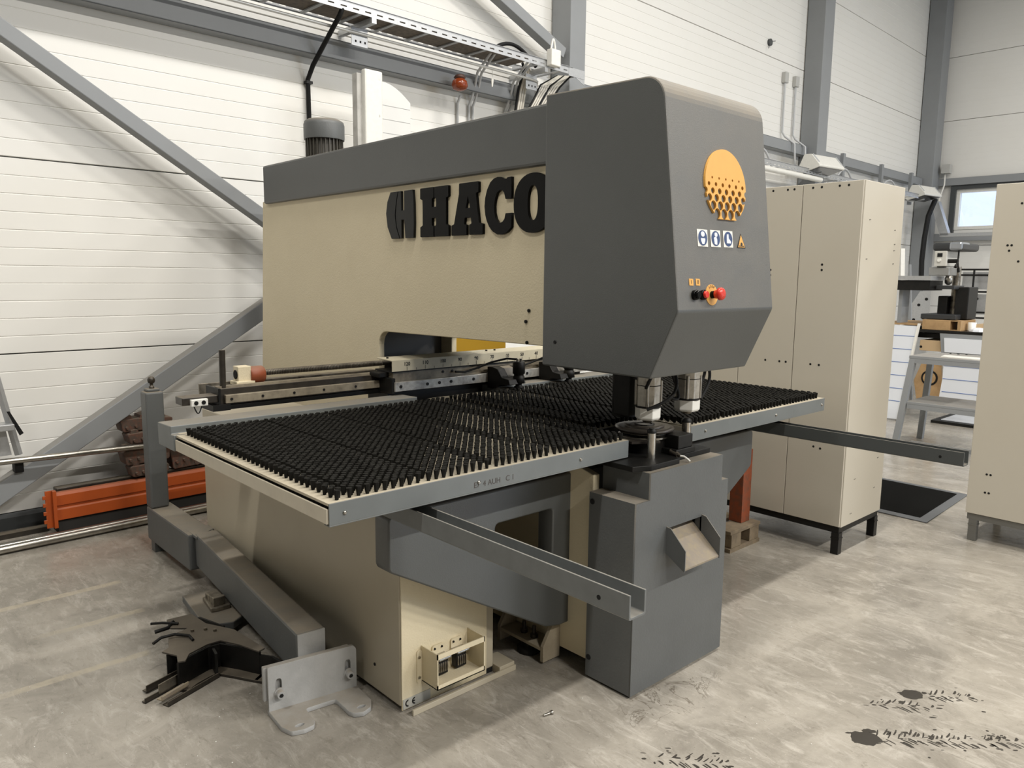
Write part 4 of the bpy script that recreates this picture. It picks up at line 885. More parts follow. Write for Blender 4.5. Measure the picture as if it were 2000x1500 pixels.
# wooden pallet with the red post behind the pedestal
pa = thing('pallet', 'weathered wooden pallet behind the grey pedestal', 'pallet', (4.2, 2.5, 0))
for k in range(2):
    obj('board', B().box(3.74, 4.06, 2.235 + k * 0.16, 2.355 + k * 0.16, 0.105, 0.125), PALW, pa, bevel=0.002)
for x0 in (3.76, 3.955):
    obj('block', B().box(x0, x0 + 0.10, 2.24, 2.35, 0.022, 0.105), PALW, pa, bevel=0.003)
obj('board', B().box(3.74, 4.06, 2.235, 2.355, 0.0, 0.022), PALW, pa)
single('rusty_post', B().box(3.93, 4.02, 2.285, 2.29, 0.126, 0.56).box(3.93, 3.935, 2.29, 2.37, 0.126, 0.56).box(4.015, 4.02, 2.29, 2.37, 0.126, 0.56), RUSTR, 'rusty red steel post standing on the pallet, beside the pedestal', 'post', bevel=0.004)

# ------------------------------------------------------------------ things along the long wall, left
def hb(u0, u1, o0, o1, z0, z1): return B().box(u0, u1, WD - o1, WD - o0, z0, z1).xf(HALL)
ob = thing('rack_beam', 'orange pallet rack beam lying on the floor along the wall', 'beam', wl(1.9, 0.3, 0))
bx_ = B(); u0, u1 = 1.135, 4.2
pf = round_poly([(WD - 0.30, 0.085), (WD - 0.30, 0.150), (WD - 0.291, 0.156), (WD - 0.291, 0.170), (WD - 0.30, 0.176), (WD - 0.30, 0.235), (WD - 0.285, 0.250), (WD - 0.25, 0.250), (WD - 0.25, 0.085)], 0.003, 2)
obj('beam_profile', B().prism(pf, 'x', u0, u1).xf(HALL), ORANGE, ob)
obj('end_hook_plate', hb(1.118, 1.138, 0.335, 0.345 - 0.04, 0.05, 0.275), ORANGE, ob, bevel=0.002)
obj('end_hook_plate', hb(1.085, 1.138, 0.300, 0.306, 0.05, 0.275), ORANGE, ob, bevel=0.002)
for z in (0.08, 0.13, 0.18, 0.225): obj('hook', hb(1.072, 1.09, 0.297, 0.309, z, z + 0.022), ORANGE, ob, bevel=0.002)
ob2 = single('rack_beam', hb(1.16, 4.2, 0.17, 0.235, 0.185, 0.265), OILY, 'dark rack beam on the floor behind the orange one', 'beam', bevel=0.006)
single('timber', hb(1.15, 4.2, 0.16, 0.29, 0.0, 0.075), mat('dark_timber', (0.02, 0.018, 0.016), 0.8), 'black timber under the orange rack beam', 'timber')
def tube_(p, q, r, label, grp):
    single('steel_tube', B().rod(p, q, r, n=18), STEEL, label, 'tube', grp)
tube_(wl(-2.0, 0.42, 0.028), wl(4.0, 0.30 + 0.10, 0.028), 0.022, 'polished steel tube on the floor, nearest the orange beam', 'long steel tubes along the wall')
tube_(wl(-2.0, 0.47, 0.028), wl(4.0, 0.45, 0.028), 0.022, 'polished steel tube on the floor, the one farther from the wall', 'long steel tubes along the wall')
tube_(wl(-2.0, 0.30, 0.565), wl(2.05, 0.30, 0.450), 0.018, 'polished steel tube held at knee height across the brace', 'long steel tubes along the wall')
single('channel_offcut', hb(-2, 1.12, 0.13, 0.19, 0.0, 0.03), OILY, 'dark steel channel on the floor left of the orange beam', 'channel')
# rusty chain-like cast parts hanging on the wall
def lumpy(u, o, z, w_, h_, d_, seed, label, grp):
    rnd = random.Random(seed)
    r = thing('cast_bracket', label, 'bracket', wl(u, o, z), grp)
    b = B().prism(round_poly([(u, z), (u + w_, z + 0.01), (u + w_ * 1.02, z + h_ * 0.8), (u + w_ * 0.3, z + h_), (u - 0.02, z + h_ * 0.95), (u - 0.01, z + h_ * 0.55)], 0.012, 2), 'y', WD - o - d_ / 2, WD - o + d_ / 2)
    obj('body', b.xf(HALL), RUST, r, bevel=0.006)
    for k in range(5):
        a = u + 0.02 + k * w_ / 5.5; zz = z + h_ * (0.35 + 0.06 * k % 0.3)
        obj('bolt', B().rod((a, WD - o - d_ / 2, zz), (a, WD - o - d_ / 2 - 0.022, zz), 0.009, n=8).xf(HALL), RUST, r)
    for k in range(3):
        a = u + k * w_ / 3; obj('tooth', B().prism([(a, z + h_ * 0.9), (a + w_ / 5, z + h_ * 0.9), (a + w_ / 6, z + h_ + 0.022), (a + 0.008, z + h_ + 0.016)], 'y', WD - o - d_ / 2.2, WD - o + d_ / 2.2).xf(HALL), RUST, r)
    obj('lug', B().rod((u + w_ * 0.6, WD - o - d_ / 2 - 0.004, z + 0.03), (u + w_ * 0.6, WD - o + d_ / 2, z + 0.03), 0.022, n=12).xf(HALL), RUST, r, bevel=0.002)
GRP = 'rusty castings stacked at the wall'
lumpy(1.56, 0.16, 0.545, 0.30, 0.085, 0.12, 1, 'rusty toothed casting, topmost of the stack behind the square post', GRP)
lumpy(1.59, 0.19, 0.470, 0.27, 0.072, 0.12, 2, 'rusty bolted casting just above the steel tube, behind the post', GRP)
lumpy(1.55, 0.22, 0.345, 0.26, 0.10, 0.13, 3, 'rusty casting between the steel tube and the orange beam', GRP)
lumpy(1.58, 0.24, 0.266, 0.22, 0.075, 0.10, 4, 'rusty casting resting right on the orange beam', GRP)
lumpy(1.84, 0.20, 0.27, 0.26, 0.14, 0.12, 5, 'rusty casting on the orange beam, partly behind the grey rail', GRP)
# leaning ladder / aluminium frame at the left edge
ld = thing('step_ladder', 'worn grey step ladder leaning at the wall, cut off by the picture edge', 'ladder', wl(0.85, 0.4, 0.47))
def st_leg(p0, p1, r): return B().rod(p0, p1, r, n=4, smooth=False, ph=PI / 4)
obj('rail', st_leg(wl(0.985, 0.24, 0.50), wl(0.905, 0.20, 1.0), 0.020), GALV, ld)
obj('rail', st_leg(wl(0.60, 0.24, 0.50), wl(0.62, 0.20, 1.0), 0.020), GALV, ld)
obj('step', hb(0.60, 0.965, 0.18, 0.30, 0.655, 0.690), GALV, ld, bevel=0.003)
obj('tread_panel', B().prism([(0.62, 0.50), (0.955, 0.50), (0.935, 0.65), (0.62, 0.65)], 'y', WD - 0.22, WD - 0.212).xf(HALL), GALV, ld)
obj('strap', B().prism([(0.938, 0.76), (0.952, 0.76), (1.012, 0.628), (0.992, 0.616)], 'y', WD - 0.27, WD - 0.262).xf(HALL), RUBBER, ld)
obj('rubber_foot', hb(0.955, 1.0, 0.20, 0.27, 0.40, 0.46), RUBBER, ld, bevel=0.004)

# ------------------------------------------------------------------ cable tray and pipes high on the wall
ty = thing('cable_tray', 'galvanised perforated cable tray high on the long wall', 'cable tray', wl(2.5, 0.3, 3.4))
TU0, TU1 = -3.0, 5.47
def tray_rail(o, z0=3.365, z1=3.425, u0=TU0, u1=TU1):
    # side rail with slots: top and bottom strips plus webs between slots
    b = B(); b.box(u0, u1, WD - o - 0.002, WD - o, z0, z0 + 0.020); b.box(u0, u1, WD - o - 0.002, WD - o, z0 + 0.030, z1)
    u = u0
    while u < u1: b.box(u, min(u + 0.050, u1), WD - o - 0.002, WD - o, z0 + 0.020, z0 + 0.030); u += 0.10
    b.box(u0, u1, WD - o - 0.012, WD - o, z1, z1 + 0.002)
    return b.xf(HALL)
obj('side_rail', tray_rail(0.45), GALV, ty, rec=True)
obj('side_rail', tray_rail(0.15), GALV, ty)
k = 0
u = -2.8
while u < TU1:
    obj('rung', hb(u, u + 0.03, 0.152, 0.448, 3.366, 3.376), GALV, ty); u += 0.30
single('cable_bundle', B().box(TU0, 4.9, WD - 0.445, WD - 0.19, 3.378, 3.41).xf(HALL), mat('tray_cables', (0.15, 0.12, 0.09), 0.6, var=0.8, vscale=30, varcol=(0.04, 0.035, 0.03)), 'brown and white cables lying along the cable tray', 'cables')
obj('rail_joint', hb(5.42, 5.64, 0.448, 0.455, 3.35, 3.425), GALV, ty)
obj('tray_bend', B().prism([(5.47, 3.365), (5.64, 3.30), (5.64, 3.37), (5.47, 3.425)], 'y', WD - 0.452, WD - 0.448).xf(HALL), GALV, ty)
for u in (0.6, 3.30, 5.10):
    bk = thing('tray_bracket', {0.6: 'galvanised wall bracket of the cable tray out at the left', 3.30: 'perforated wall bracket of the cable tray above the press motor', 5.10: 'perforated wall bracket of the cable tray beside the junction box'}[u], 'bracket', wl(u, 0.2, 3.3), 'cable tray brackets')
    obj('arm', hb(u, u + 0.04, 0.01, 0.46, 3.325, 3.364), GALV, bk)
    obj('plate', hb(u - 0.06, u + 0.08, 0.28, 0.286, 3.20, 3.33), GALV, bk, bevel=0.002)
    for du in (-0.03, 0.01, 0.05): obj('hole', hb(u + du, u + du + 0.012, 0.286, 0.288, 3.225, 3.24), HOLE, bk)
single('conduit_pipe', B().tube([wl(-3, 0.30, 3.285), wl(2, 0.30, 3.285), wl(5.12, 0.30, 3.285), wl(5.18, 0.29, 3.28), wl(5.22, 0.24, 3.22), wl(5.25, 0.2, 3.13)], 0.011, 10), mat('bright_pipe', (0.62, 0.62, 0.60), 0.35, metal=0.35), 'thin bright metal pipe running below the cable tray', 'pipe')
single('power_cable', B().tube([wl(3.065, 0.42, 3.40), wl(3.07, 0.44, 3.37), wl(3.07, 0.40, 3.33), wl(3.055, 0.25, 3.20), wl(3.03, 0.10, 3.05), wl(3.025, 0.03, 2.96), wl(3.03, 0.03, 2.5), wl(3.04, 0.03, 1.8)], 0.017, 10), RUBBER, 'thick black cable dropping from the tray to behind the press beam', 'cable')
for z in (2.93, 2.55): single('cable_clip', hb(3.005, 3.055, 0.005, 0.05, z, z + 0.02), BLACK, 'black clip holding the thick black cable to the wall, at %s' % ('its upper bend' if z > 2.8 else 'its lower stretch'), 'clip')
# orange beacon on the wall
be = thing('beacon', 'orange beacon lamp hanging under the cable tray', 'lamp', wl(4.03, 0.3, 3.1))
obj('lens', B().lathe(wl(4.30, 0.25, 3.06), [(0.02, 0), (0.055, 0.012), (0.068, 0.04), (0.062, 0.075), (0.04, 0.095), (0.02, 0.10)], 20), ORNG2, be)
obj('cap', B().lathe(wl(4.30, 0.25, 3.155), [(0.04, 0), (0.05, 0.01), (0.035, 0.03)], 16), mat('beacon_base', (0.06, 0.02, 0.01), 0.5), be)
# vertical conduits to the wall sockets
for i, u in enumerate((4.47, 4.60, 4.645, 5.03, 5.075)):
    tp_ = 3.27 if u != 4.47 else 3.10
    P_ = [wl(u, 0.02, 1.2), wl(u, 0.02, 3.02), wl(u, 0.06, 3.08)]
    if u != 4.47: P_ += [wl(u - 0.02, 0.12, 3.16), wl(u - 0.06, 0.20, 3.26), wl(u - 0.07, 0.40, 3.40)]
    nm = ['leftmost grey conduit rising under the orange beacon', 'grey conduit just right of the beacon, left one of its pair', 'grey conduit just right of the beacon, right one of its pair', 'grey conduit of the middle pair, nearer the beacon', 'grey conduit of the middle pair, nearer the junction box'][i]
    single('conduit', B().tube(P_, 0.011, 8), mat('conduit_grey', (0.48, 0.49, 0.50), 0.4), nm, 'conduit', 'vertical conduits on the wall')
# cables fanning down near the column
CB = mat('cable_beige', (0.66, 0.63, 0.56), 0.5)
for i in range(9):
    P_ = [wl(5.60, 0.36 - i * 0.01, 3.39), wl(5.52 - i * 0.012, 0.38 - i * 0.01, 3.37), wl(5.43 - 0.022 * i, 0.34 - 0.01 * i, 3.27), wl(5.35 - 0.026 * i, 0.28, 3.12), wl(5.29 - 0.028 * i, 0.22, 2.95), wl(5.25 - 0.028 * i, 0.12, 2.4)]
    single('cable', B().tube(P_, 0.0085, 6), CB if i % 4 else RUBBER, 'cable of the fan hanging beside the column', 'cable', 'cables fanning down from the tray')
for i in range(4):
    P_ = [wl(4.98 + 0.02 * i, 0.3, 3.40), wl(5.04 + 0.028 * i, 0.26, 3.36), wl(5.03 + 0.028 * i, 0.20, 3.2), wl(5.03 + 0.028 * i, 0.16, 3.0), wl(5.03 + 0.028 * i, 0.15, 2.4)]
    single('cable', B().tube(P_, 0.012, 6), CB if i > 0 else RUBBER, 'cable dropping straight from the tray near the junction box', 'cable', 'straight drop cables')
jb = thing('junction_box', 'white junction box with a looped cable on the cable tray edge', 'box', wl(5.22, 0.46, 3.4))
obj('case', hb(5.12, 5.24, 0.456, 0.52, 3.375, 3.515), WHITEP, jb, bevel=0.008)
obj('cable_loop', B().tube(arc(wl(5.15, 0.48, 3.51), wl(5.21, 0.48, 3.50), (0, 0, 0.10)), 0.009, 8), WHITEP, jb)
single('coiled_cable', B().tube(arc(wl(4.55, 0.3, 3.40), wl(5.15, 0.3, 3.40), (0, 0, 0.13), 20), 0.016, 8), RUBBER, 'black cable arching above the tray edge near the column', 'cable')
pp = single('pull_cord', B().rod(wl(4.62, 0.30, 3.27), wl(4.62, 0.30, 3.20), 0.003, n=6).rod(wl(4.62, 0.30, 3.20), wl(4.62, 0.30, 3.14), 0.012, 0.006, n=10), WHITEP, 'small white pull handle under the bright pipe', 'handle')
# white covers behind the press beam
cv = thing('white_cover', 'tall white sheet metal cover with rounded corner behind the press beam', 'cover', wl(3.5, 0.3, 0))
obj('edge_post', hb(3.10, 3.14, 0.50, 0.56, 0.0, 2.935), mat('raw_plaster', (0.50, 0.49, 0.46), 0.7, var=0.6, vscale=12), cv, bevel=0.003)
obj('front_post', hb(3.14, 3.29, 0.55, 0.60, 0.0, 2.965), WHITEP, cv, bevel=0.012)
for z in (2.90, 2.66): obj('screw', B().lathe(wl(3.255, 0.60, z), [(0.010, 0), (0.010, 0.01)], 10, axis='y'), STEEL, cv)
pf = [(3.29, 0.0), (3.29, 2.93)] + [(3.29 + 0.36 * t, 2.93 + 0.03 * math.sin(PI * t) + 0.0 - 0.10 * t * t) for t in [i / 8 for i in range(1, 9)]] + [(3.65, 0.0)]
obj('curved_panel', B().prism(pf, 'y', WD - 0.44, WD - 0.43).xf(HALL), mat('panel_pale', (0.70, 0.70, 0.68), 0.4), cv)
for z in [1.8 + 0.098 * k for k in range(11)]: obj('groove', hb(3.295, 3.645, 0.440, 0.4415, z, z + 0.003), mat('groove_grey', (0.38, 0.38, 0.37), 0.5), cv)

# right part of the long wall: sockets, sensor, floodlights, tray
for u, z, lb in ((10.02, 4.06, 'grey switch box on the wall with a conduit, nearer the machine head'), (10.32, 4.06, 'grey switch box on the wall with a conduit, nearer the column')):
    pass
for u, z, lb in ((10.86 - 0.05, 4.40, 'switch box with conduit on the long wall, nearer the machine head'),):
    pass
CG = MATS['conduit_grey']
for i, (u, lb) in enumerate(((10.34, 'small grey switch box with conduit high on the wall, nearer the machine head'), (10.66, 'small grey switch box with conduit high on the wall, nearer the column'))):
    s = thing('switch_box', lb, 'switch', wl(u, 0.03, 4.2), 'wall switch boxes')
    zt = 4.28
    obj('case', hb(u - 0.05, u + 0.05, 0.0, 0.06, zt - 0.07, zt + 0.07), mat('switch_grey', (0.45, 0.45, 0.43), 0.5), s, bevel=0.008)
    obj('conduit', B().tube([wl(u, 0.03, zt - 0.07), wl(u, 0.03, 3.56), wl(u + 0.02, 0.06, 3.50), wl(u + 0.10, 0.17, 3.40), wl(u + 0.11, 0.19, 3.10)], 0.014, 8), CG, s)
sn = thing('ceiling_sensor', 'small dark round fitting high on the white wall', 'fitting', wl(9.89, 0.02, 4.65))
obj('disc', B().rod(wl(9.89, 0, 4.65), wl(9.89, 0.03, 4.65), 0.045, n=16), DARKG, sn)
obj('wire', B().rod(wl(9.89, 0.02, 4.66), wl(10.01, 0.03, 4.69), 0.004, n=5).rod(wl(9.88, 0.02, 4.64), wl(9.83, 0.03, 4.56), 0.004, n=5), DARKG, sn)
def floodlight(u, o, z, s, label):
    f = thing('floodlight', label, 'light', wl(u, o, z), 'floodlights on the long wall')
    M_ = Matrix.Translation(wl(u, o, z)) @ Matrix.Rotation(WA - 0.15, 4, 'Z') @ Matrix.Rotation(0.35, 4, 'X')
    A_ = [(-0.17, 0.03), (0.03, 0.14), (0.13, 0.11), (0.15, -0.13), (0.10, -0.15)]
    obj('housing', B().prism(round_poly(A_, 0.02, 3), 'x', -0.30 * s, 0.30 * s).xf(M_), WHITEP, f)
    obj('reflector', B().prism([(-0.14, 0.015), (0.09, -0.135), (0.084, -0.144), (-0.146, 0.006)], 'x', -0.27 * s, 0.27 * s).xf(M_), mat('reflector_dark', (0.10, 0.10, 0.10), 0.2, metal=0.8), f)
    for q in (-0.30, 0.24): obj('cooling_rib', B().prism([(-0.10, 0.075), (0.03, 0.147), (0.03, 0.14), (-0.10, 0.068)], 'x', (q + 0.03) * s, (q + 0.06) * s).xf(M_), MATS['conduit_grey'], f)
    obj('bracket', B().tube([wl(u, o, z - 0.08), wl(u, o / 2, z - 0.10), wl(u, 0.02, z - 0.05)], 0.015, 6), GALV, f)
    return f
floodlight(10.62, 0.50, 3.08, 1.0, 'white floodlight on a bracket above the cream cabinet, next to the machine head')
floodlight(14.9, 0.45, 3.05, 1.0, 'white floodlight on a bracket near the corner column')
ty2 = thing('cable_tray', 'short grey cable tray above the cream cabinet, right of the machine head', 'cable tray', wl(10.5, 0.3, 3.0))
b = tray_rail(0.45, 2.96, 3.03, 8.2, 14.6); obj('side_rail', b, GALV, ty2)
obj('side_rail', tray_rail(0.15, 2.96, 3.03, 8.2, 14.6), GALV, ty2)
u = 8.3
while u < 14.5: obj('rung', hb(u, u + 0.03, 0.152, 0.448, 2.962, 2.972), GALV, ty2); u += 0.3
single('white_pipe', B().rod(wl(8.2, 0.50, 2.90), wl(10.6, 0.50, 2.90), 0.035, n=12), WHITEP, 'white pipe along the wall under the short cable tray', 'pipe')
for i, (u, lb) in enumerate(((12.05, 'grey upright hanger on the rail over the cabinet, nearest the column'), (13.6, 'grey upright hanger on the rail over the cabinet, the middle one'), (15.0, 'grey upright hanger on the rail, nearest the corner'))):
    single('hanger', hb(u, u + 0.08, 0.13, 0.18, 2.9, 3.46), STEELG, lb, 'hanger', 'upright hangers on the wall rail')
for i, (u, w_) in enumerate(((11.5, 0.7), (13.2, 0.9), (9.0, 0.6))):
    single('cable', B().tube(arc(wl(u, 0.3, 2.97), wl(u + w_, 0.3, 2.97), (0, 0, 0.22), 16), 0.015, 8), CG, ['grey cable looping over the tray behind the cabinet corner', 'grey cable looping over the tray near the corner floodlight', 'grey cable looping over the tray right beside the machine head'][i], 'cable', 'cable loops on the short tray')
# corner: fallen-over sloping tray by the window and dark hoses
ct2 = thing('sloping_tray', 'galvanised cable tray sloping down to the window sill in the corner', 'cable tray', wl(15.3, 0.6, 2.9))
def slab(pts, t, m, par, nm): # pts in (v=o,z) on plane u=const
    return obj(nm, B().prism([(WD - a, z) for a, z in pts], 'x', 15.55, 15.55 + t).xf(HALL), m, par)
slab([(0.35, 2.98), (0.46, 2.98), (0.68, 2.36), (0.55, 2.36)], 0.05, GALV, ct2, 'tray_floor')
slab([(0.46, 2.98), (0.48, 2.98), (0.70, 2.36), (0.68, 2.36)], 0.16, GALV, ct2, 'tray_side')
slab([(0.55, 2.40), (1.40, 2.40), (1.40, 2.34), (0.55, 2.34)], 0.16, GALV, ct2, 'tray_run')
for i, (du, r) in enumerate(((0, 0.035), (0.07, 0.03))):
    single('hose', B().tube([wl(15.3 + du, 0.50, 3.0), wl(15.25 + du, 0.42, 2.7), wl(15.2 + du, 0.40, 2.3), wl(15.1 + du, 0.42, 1.9), wl(14.9 + du, 0.5, 1.6)], r, 10), RUBBER, 'thick black hose hanging in the hall corner, %s of the two' % ('thicker' if i == 0 else 'thinner'), 'hose', 'black hoses in the corner')
single('corner_box', hb(15.95, 16.1, 0.36, 0.50, 3.52, 3.68), MATS['switch_grey'], 'small grey box on the end wall beside the corner column', 'box')
single('corner_cable', B().tube([wl(16.05, 0.40, 3.52), wl(15.9, 0.45, 3.3), wl(15.7, 0.45, 3.05), wl(15.6, 0.48, 2.98)], 0.014, 6), WHITEP, 'white cable from the corner box down to the sloping tray', 'cable')

# ------------------------------------------------------------------ workbench and drill press seen between the cabinets
wbn = thing('workbench', 'long dark workbench with clutter, seen between the two cream cabinets', 'workbench', (9.3, 2.9, 0))
obj('bench_top', B().box(8.98, 9.75, 1.9, 3.62, 0.985, 1.015), BLACK, wbn, bevel=0.003)
obj('bench_top', B().box(9.0, 9.75, 3.19, 3.62, 1.055, 1.075), WOOD, wbn)
for y in (1.95, 3.56):
    for x in (9.05, 9.65): obj('leg', B().box(x, x + 0.05, y, y + 0.05, 0, 0.985), BLACK, wbn)
obj('drawer', B().box(9.0, 9.6, 2.955, 3.18, 0.785, 0.90), CARD, wbn, bevel=0.003, label='pale cardboard-coloured drawer front')
obj('drawer_hole', B().rod((8.998, 3.165, 0.825), (9.0, 3.165, 0.825), 0.014, n=12), HOLE, wbn)
obj('under_shelf', B().box(9.1, 9.65, 2.0, 3.5, 0.92, 0.97), BLACK, wbn)
dp = thing('drill_press', 'small bench drill press with grey head standing on a wooden box', 'drill press', (9.3, 3.0, 1.13))
DM = mat('drill_dark', (0.03, 0.032, 0.034), 0.4); DL = mat('drill_light', (0.55, 0.54, 0.50), 0.4)
obj('motor_cover', B().box(9.05, 9.6, 2.856, 3.155, 1.865, 1.95), DM, dp, bevel=0.03, seg=4)
obj('motor_cover', B().box(9.04, 9.3, 2.86, 2.985, 1.87, 1.955), mat('drill_silver', (0.35, 0.37, 0.40), 0.3, metal=0.6), dp, bevel=0.02)
obj('head', B().box(9.05, 9.45, 3.0, 3.125, 1.70, 1.865), DL, dp, bevel=0.008, label='pale head with a small display')
obj('display', B().box(9.046, 9.05, 3.045, 3.095, 1.80, 1.84), HOLE, dp)
obj('dial', B().rod((9.05, 3.07, 1.765), (9.03, 3.07, 1.765), 0.018, n=14), WHITEP, dp)
obj('motor', B().rod((9.4, 3.20, 1.74), (9.4, 3.12, 1.74), 0.05, n=16), BLACK, dp)
obj('feed_hub', B().rod((9.1, 3.0, 1.755), (9.1, 2.90, 1.755), 0.022, n=12), BLACK, dp)
for a in (0.15, 2.25, 4.35):
    obj('feed_lever', B().rod((9.1, 2.905, 1.755), (9.1 + 0.06 * math.sin(a), 2.905, 1.755 + 0.17 * math.cos(a)), 0.008, n=8).rod((9.1 + 0.04 * math.sin(a), 2.905, 1.755 + 0.12 * math.cos(a)), (9.1 + 0.06 * math.sin(a), 2.905, 1.755 + 0.185 * math.cos(a)), 0.015, n=8), BLACK, dp)
obj('gearbox', B().box(9.08, 9.42, 2.975, 3.18, 1.60, 1.69), mat('drill_mid', (0.30, 0.30, 0.29), 0.4, metal=0.4), dp, bevel=0.01)
obj('chuck', B().lathe((9.18, 3.005, 1.50), [(0.012, 0), (0.035, 0.02), (0.04, 0.07), (0.03, 0.10)], 14), STEEL, dp)
obj('table', B().box(9.05, 9.35, 2.90, 3.08, 1.455, 1.495), DM, dp, bevel=0.005)
obj('pillar', B().rod((9.36, 2.985, 1.16), (9.36, 2.985, 1.70), 0.04, n=16), WORNST, dp)
obj('base', B().box(9.05, 9.5, 2.86, 3.215, 1.1295, 1.185), DM, dp, bevel=0.008)
single('machine_vise', B().box(9.2, 9.5, 2.80, 2.93, 1.13, 1.48).box(9.25, 9.5, 3.02, 3.12, 1.13, 1.38), BLACK, 'black machine block beside the drill press pillar', 'machine', bevel=0.01)
wx = thing('wooden_box', 'raw wooden box under the drill press', 'box', (9.3, 3.0, 1.016))
obj('box_side', B().box(9.02, 9.5, 2.90, 3.18, 1.0165, 1.125), WOOD, wx, bevel=0.003)
obj('box_end', B().box(9.03, 9.5, 2.80, 2.83, 1.0165, 1.125).box(9.03, 9.5, 2.83, 2.90, 1.0165, 1.025).box(9.03, 9.5, 2.83, 2.90, 1.115, 1.125), WOOD, wx)
single('paper_roll', B().lathe((9.2, 2.74, 1.016), [(0.04, 0), (0.04, 0.09), (0.015, 0.091)], 18), WHITEP, 'white paper roll on the bench beside the wooden box', 'roll')
single('crumpled_cloth', B().lathe((9.15, 2.66, 1.016), [(0.09, 0), (0.08, 0.02), (0.05, 0.035), (0.02, 0.04)], 9, smooth=False), WHITEM, 'crumpled white cloth on the bench', 'cloth')
cbx = single('cardboard_box', B().box(9.2, 9.5, 2.52, 2.70, 1.016, 1.09).prism([(2.52, 1.09), (2.52, 1.20), (2.525, 1.20), (2.525, 1.09)], 'x', 9.2, 9.5).prism([(9.495, 1.09), (9.5, 1.09), (9.52, 1.20), (9.515, 1.20)], 'y', 2.52, 2.66), CARD, 'open cardboard box at the far end of the bench', 'box')
sh = thing('steel_profile', 'long light steel section lying flat level with the drill press table', 'profile', (9.0, 3.3, 1.5))
obj('top_face', B().box(8.9, 9.3, 3.09, 3.75, 1.55, 1.595), GALV, sh)
obj('lower_face', B().box(8.92, 9.3, 3.10, 3.75, 1.44, 1.548), BLACK, sh)
for k, (y0_, z0_) in enumerate(((3.60, 1.08),)):
    single('steel_stand', B().box(9.0, 9.2, 3.40, 3.44, 1.076, 1.44), STEELG, 'grey stand carrying the light steel section at the bench', 'stand')
pnl = thing('ruled_board', 'white ruled board leaning at the bench, beside the cream cabinet', 'board', (9.2, 3.4, 0))
def board(par, pts0, x0, lean, zs, t=0.02):
    # pts: (y,z) outline; leaning: x grows with z
    M_ = Matrix(((1, 0, lean, 0), (0, 1, 0, 0), (0, 0, 1, 0), (0, 0, 0, 1)))
    obj('board', B().prism(pts0, 'x', x0, x0 + t).xf(M_), WHITEM, par)
    return M_
M_ = board(pnl, [(3.198, 1.05), (3.47, 1.05), (3.455, 0.02), (3.285, 0.02)], 8.80, 0.14, None)
for z in (0.215, 0.355, 0.50, 0.645, 0.79, 0.935):
    yl = 3.198 + (1.05 - z) / 1.03 * 0.087; obj('ruled_line', B().box(8.797, 8.80, yl + 0.008, 3.462, z, z + 0.006).xf(M_), BLUEL, pnl)
obj('board_edge', B().prism([(3.180, 1.08), (3.198, 1.08), (3.285, 0.02), (3.267, 0.02)], 'x', 8.79, 8.83).xf(M_), WHITEP, pnl)
pn2 = thing('ruled_board', 'white ruled board behind the grey stand, under the bench screen', 'board', (9.05, 2.7, 0))
obj('board', B().prism([(2.905, 0.70), (2.45, 0.70), (2.45, 0.265), (2.925, 0.265), (2.905, 0.5)], 'x', 8.95, 8.97), WHITEM, pn2)
for z in (0.36, 0.50, 0.64): obj('ruled_line', B().box(8.947, 8.95, 2.46, 2.90, z, z + 0.006), BLUEL, pn2)
pn3 = thing('screen_panel', 'grey framed panel standing under the bench top', 'panel', (9.0, 2.75, 0.78))
obj('panel_frame', B().prism([(2.97, 0.985), (2.45, 0.985), (2.45, 0.78), (2.94, 0.78)], 'x', 8.955, 8.975), STEELG, pn3)
obj('panel_face', B().prism([(2.92, 0.94), (2.48, 0.94), (2.48, 0.79), (2.905, 0.79)], 'x', 8.94, 8.956), WHITEM, pn3)
fl = thing('framed_board', 'white framed board lying on the floor behind the grey stand', 'board', (9.4, 2.8, 0))
obj('frame', B().box(9.0, 9.9, 2.4, 3.0, 0.0, 0.03), BLACK, fl); obj('face', B().box(9.1, 9.8, 2.45, 2.93, 0.03, 0.036), WHITEM, fl)
rl = thing('cable_reel', 'round wooden reel end standing under the bench', 'reel', (9.3, 3.02, 0.25))
obj('flange', B().prism(round_poly([(2.93, 0.20), (3.16, 0.20), (3.21, 0.45), (3.12, 0.72), (2.96, 0.74), (2.92, 0.45)], 0.04, 4), 'x', 9.0, 9.03), WOOD, rl)
obj('hub_ring', B().rod((8.995, 3.05, 0.49), (9.0, 3.05, 0.49), 0.085, n=24), BLACK, rl); obj('hub', B().rod((8.99, 3.05, 0.49), (8.995, 3.05, 0.49), 0.065, n=24), WOOD, rl); obj('hub_core', B().rod((8.985, 3.05, 0.49), (8.99, 3.05, 0.49), 0.03, n=16), BLACK, rl)
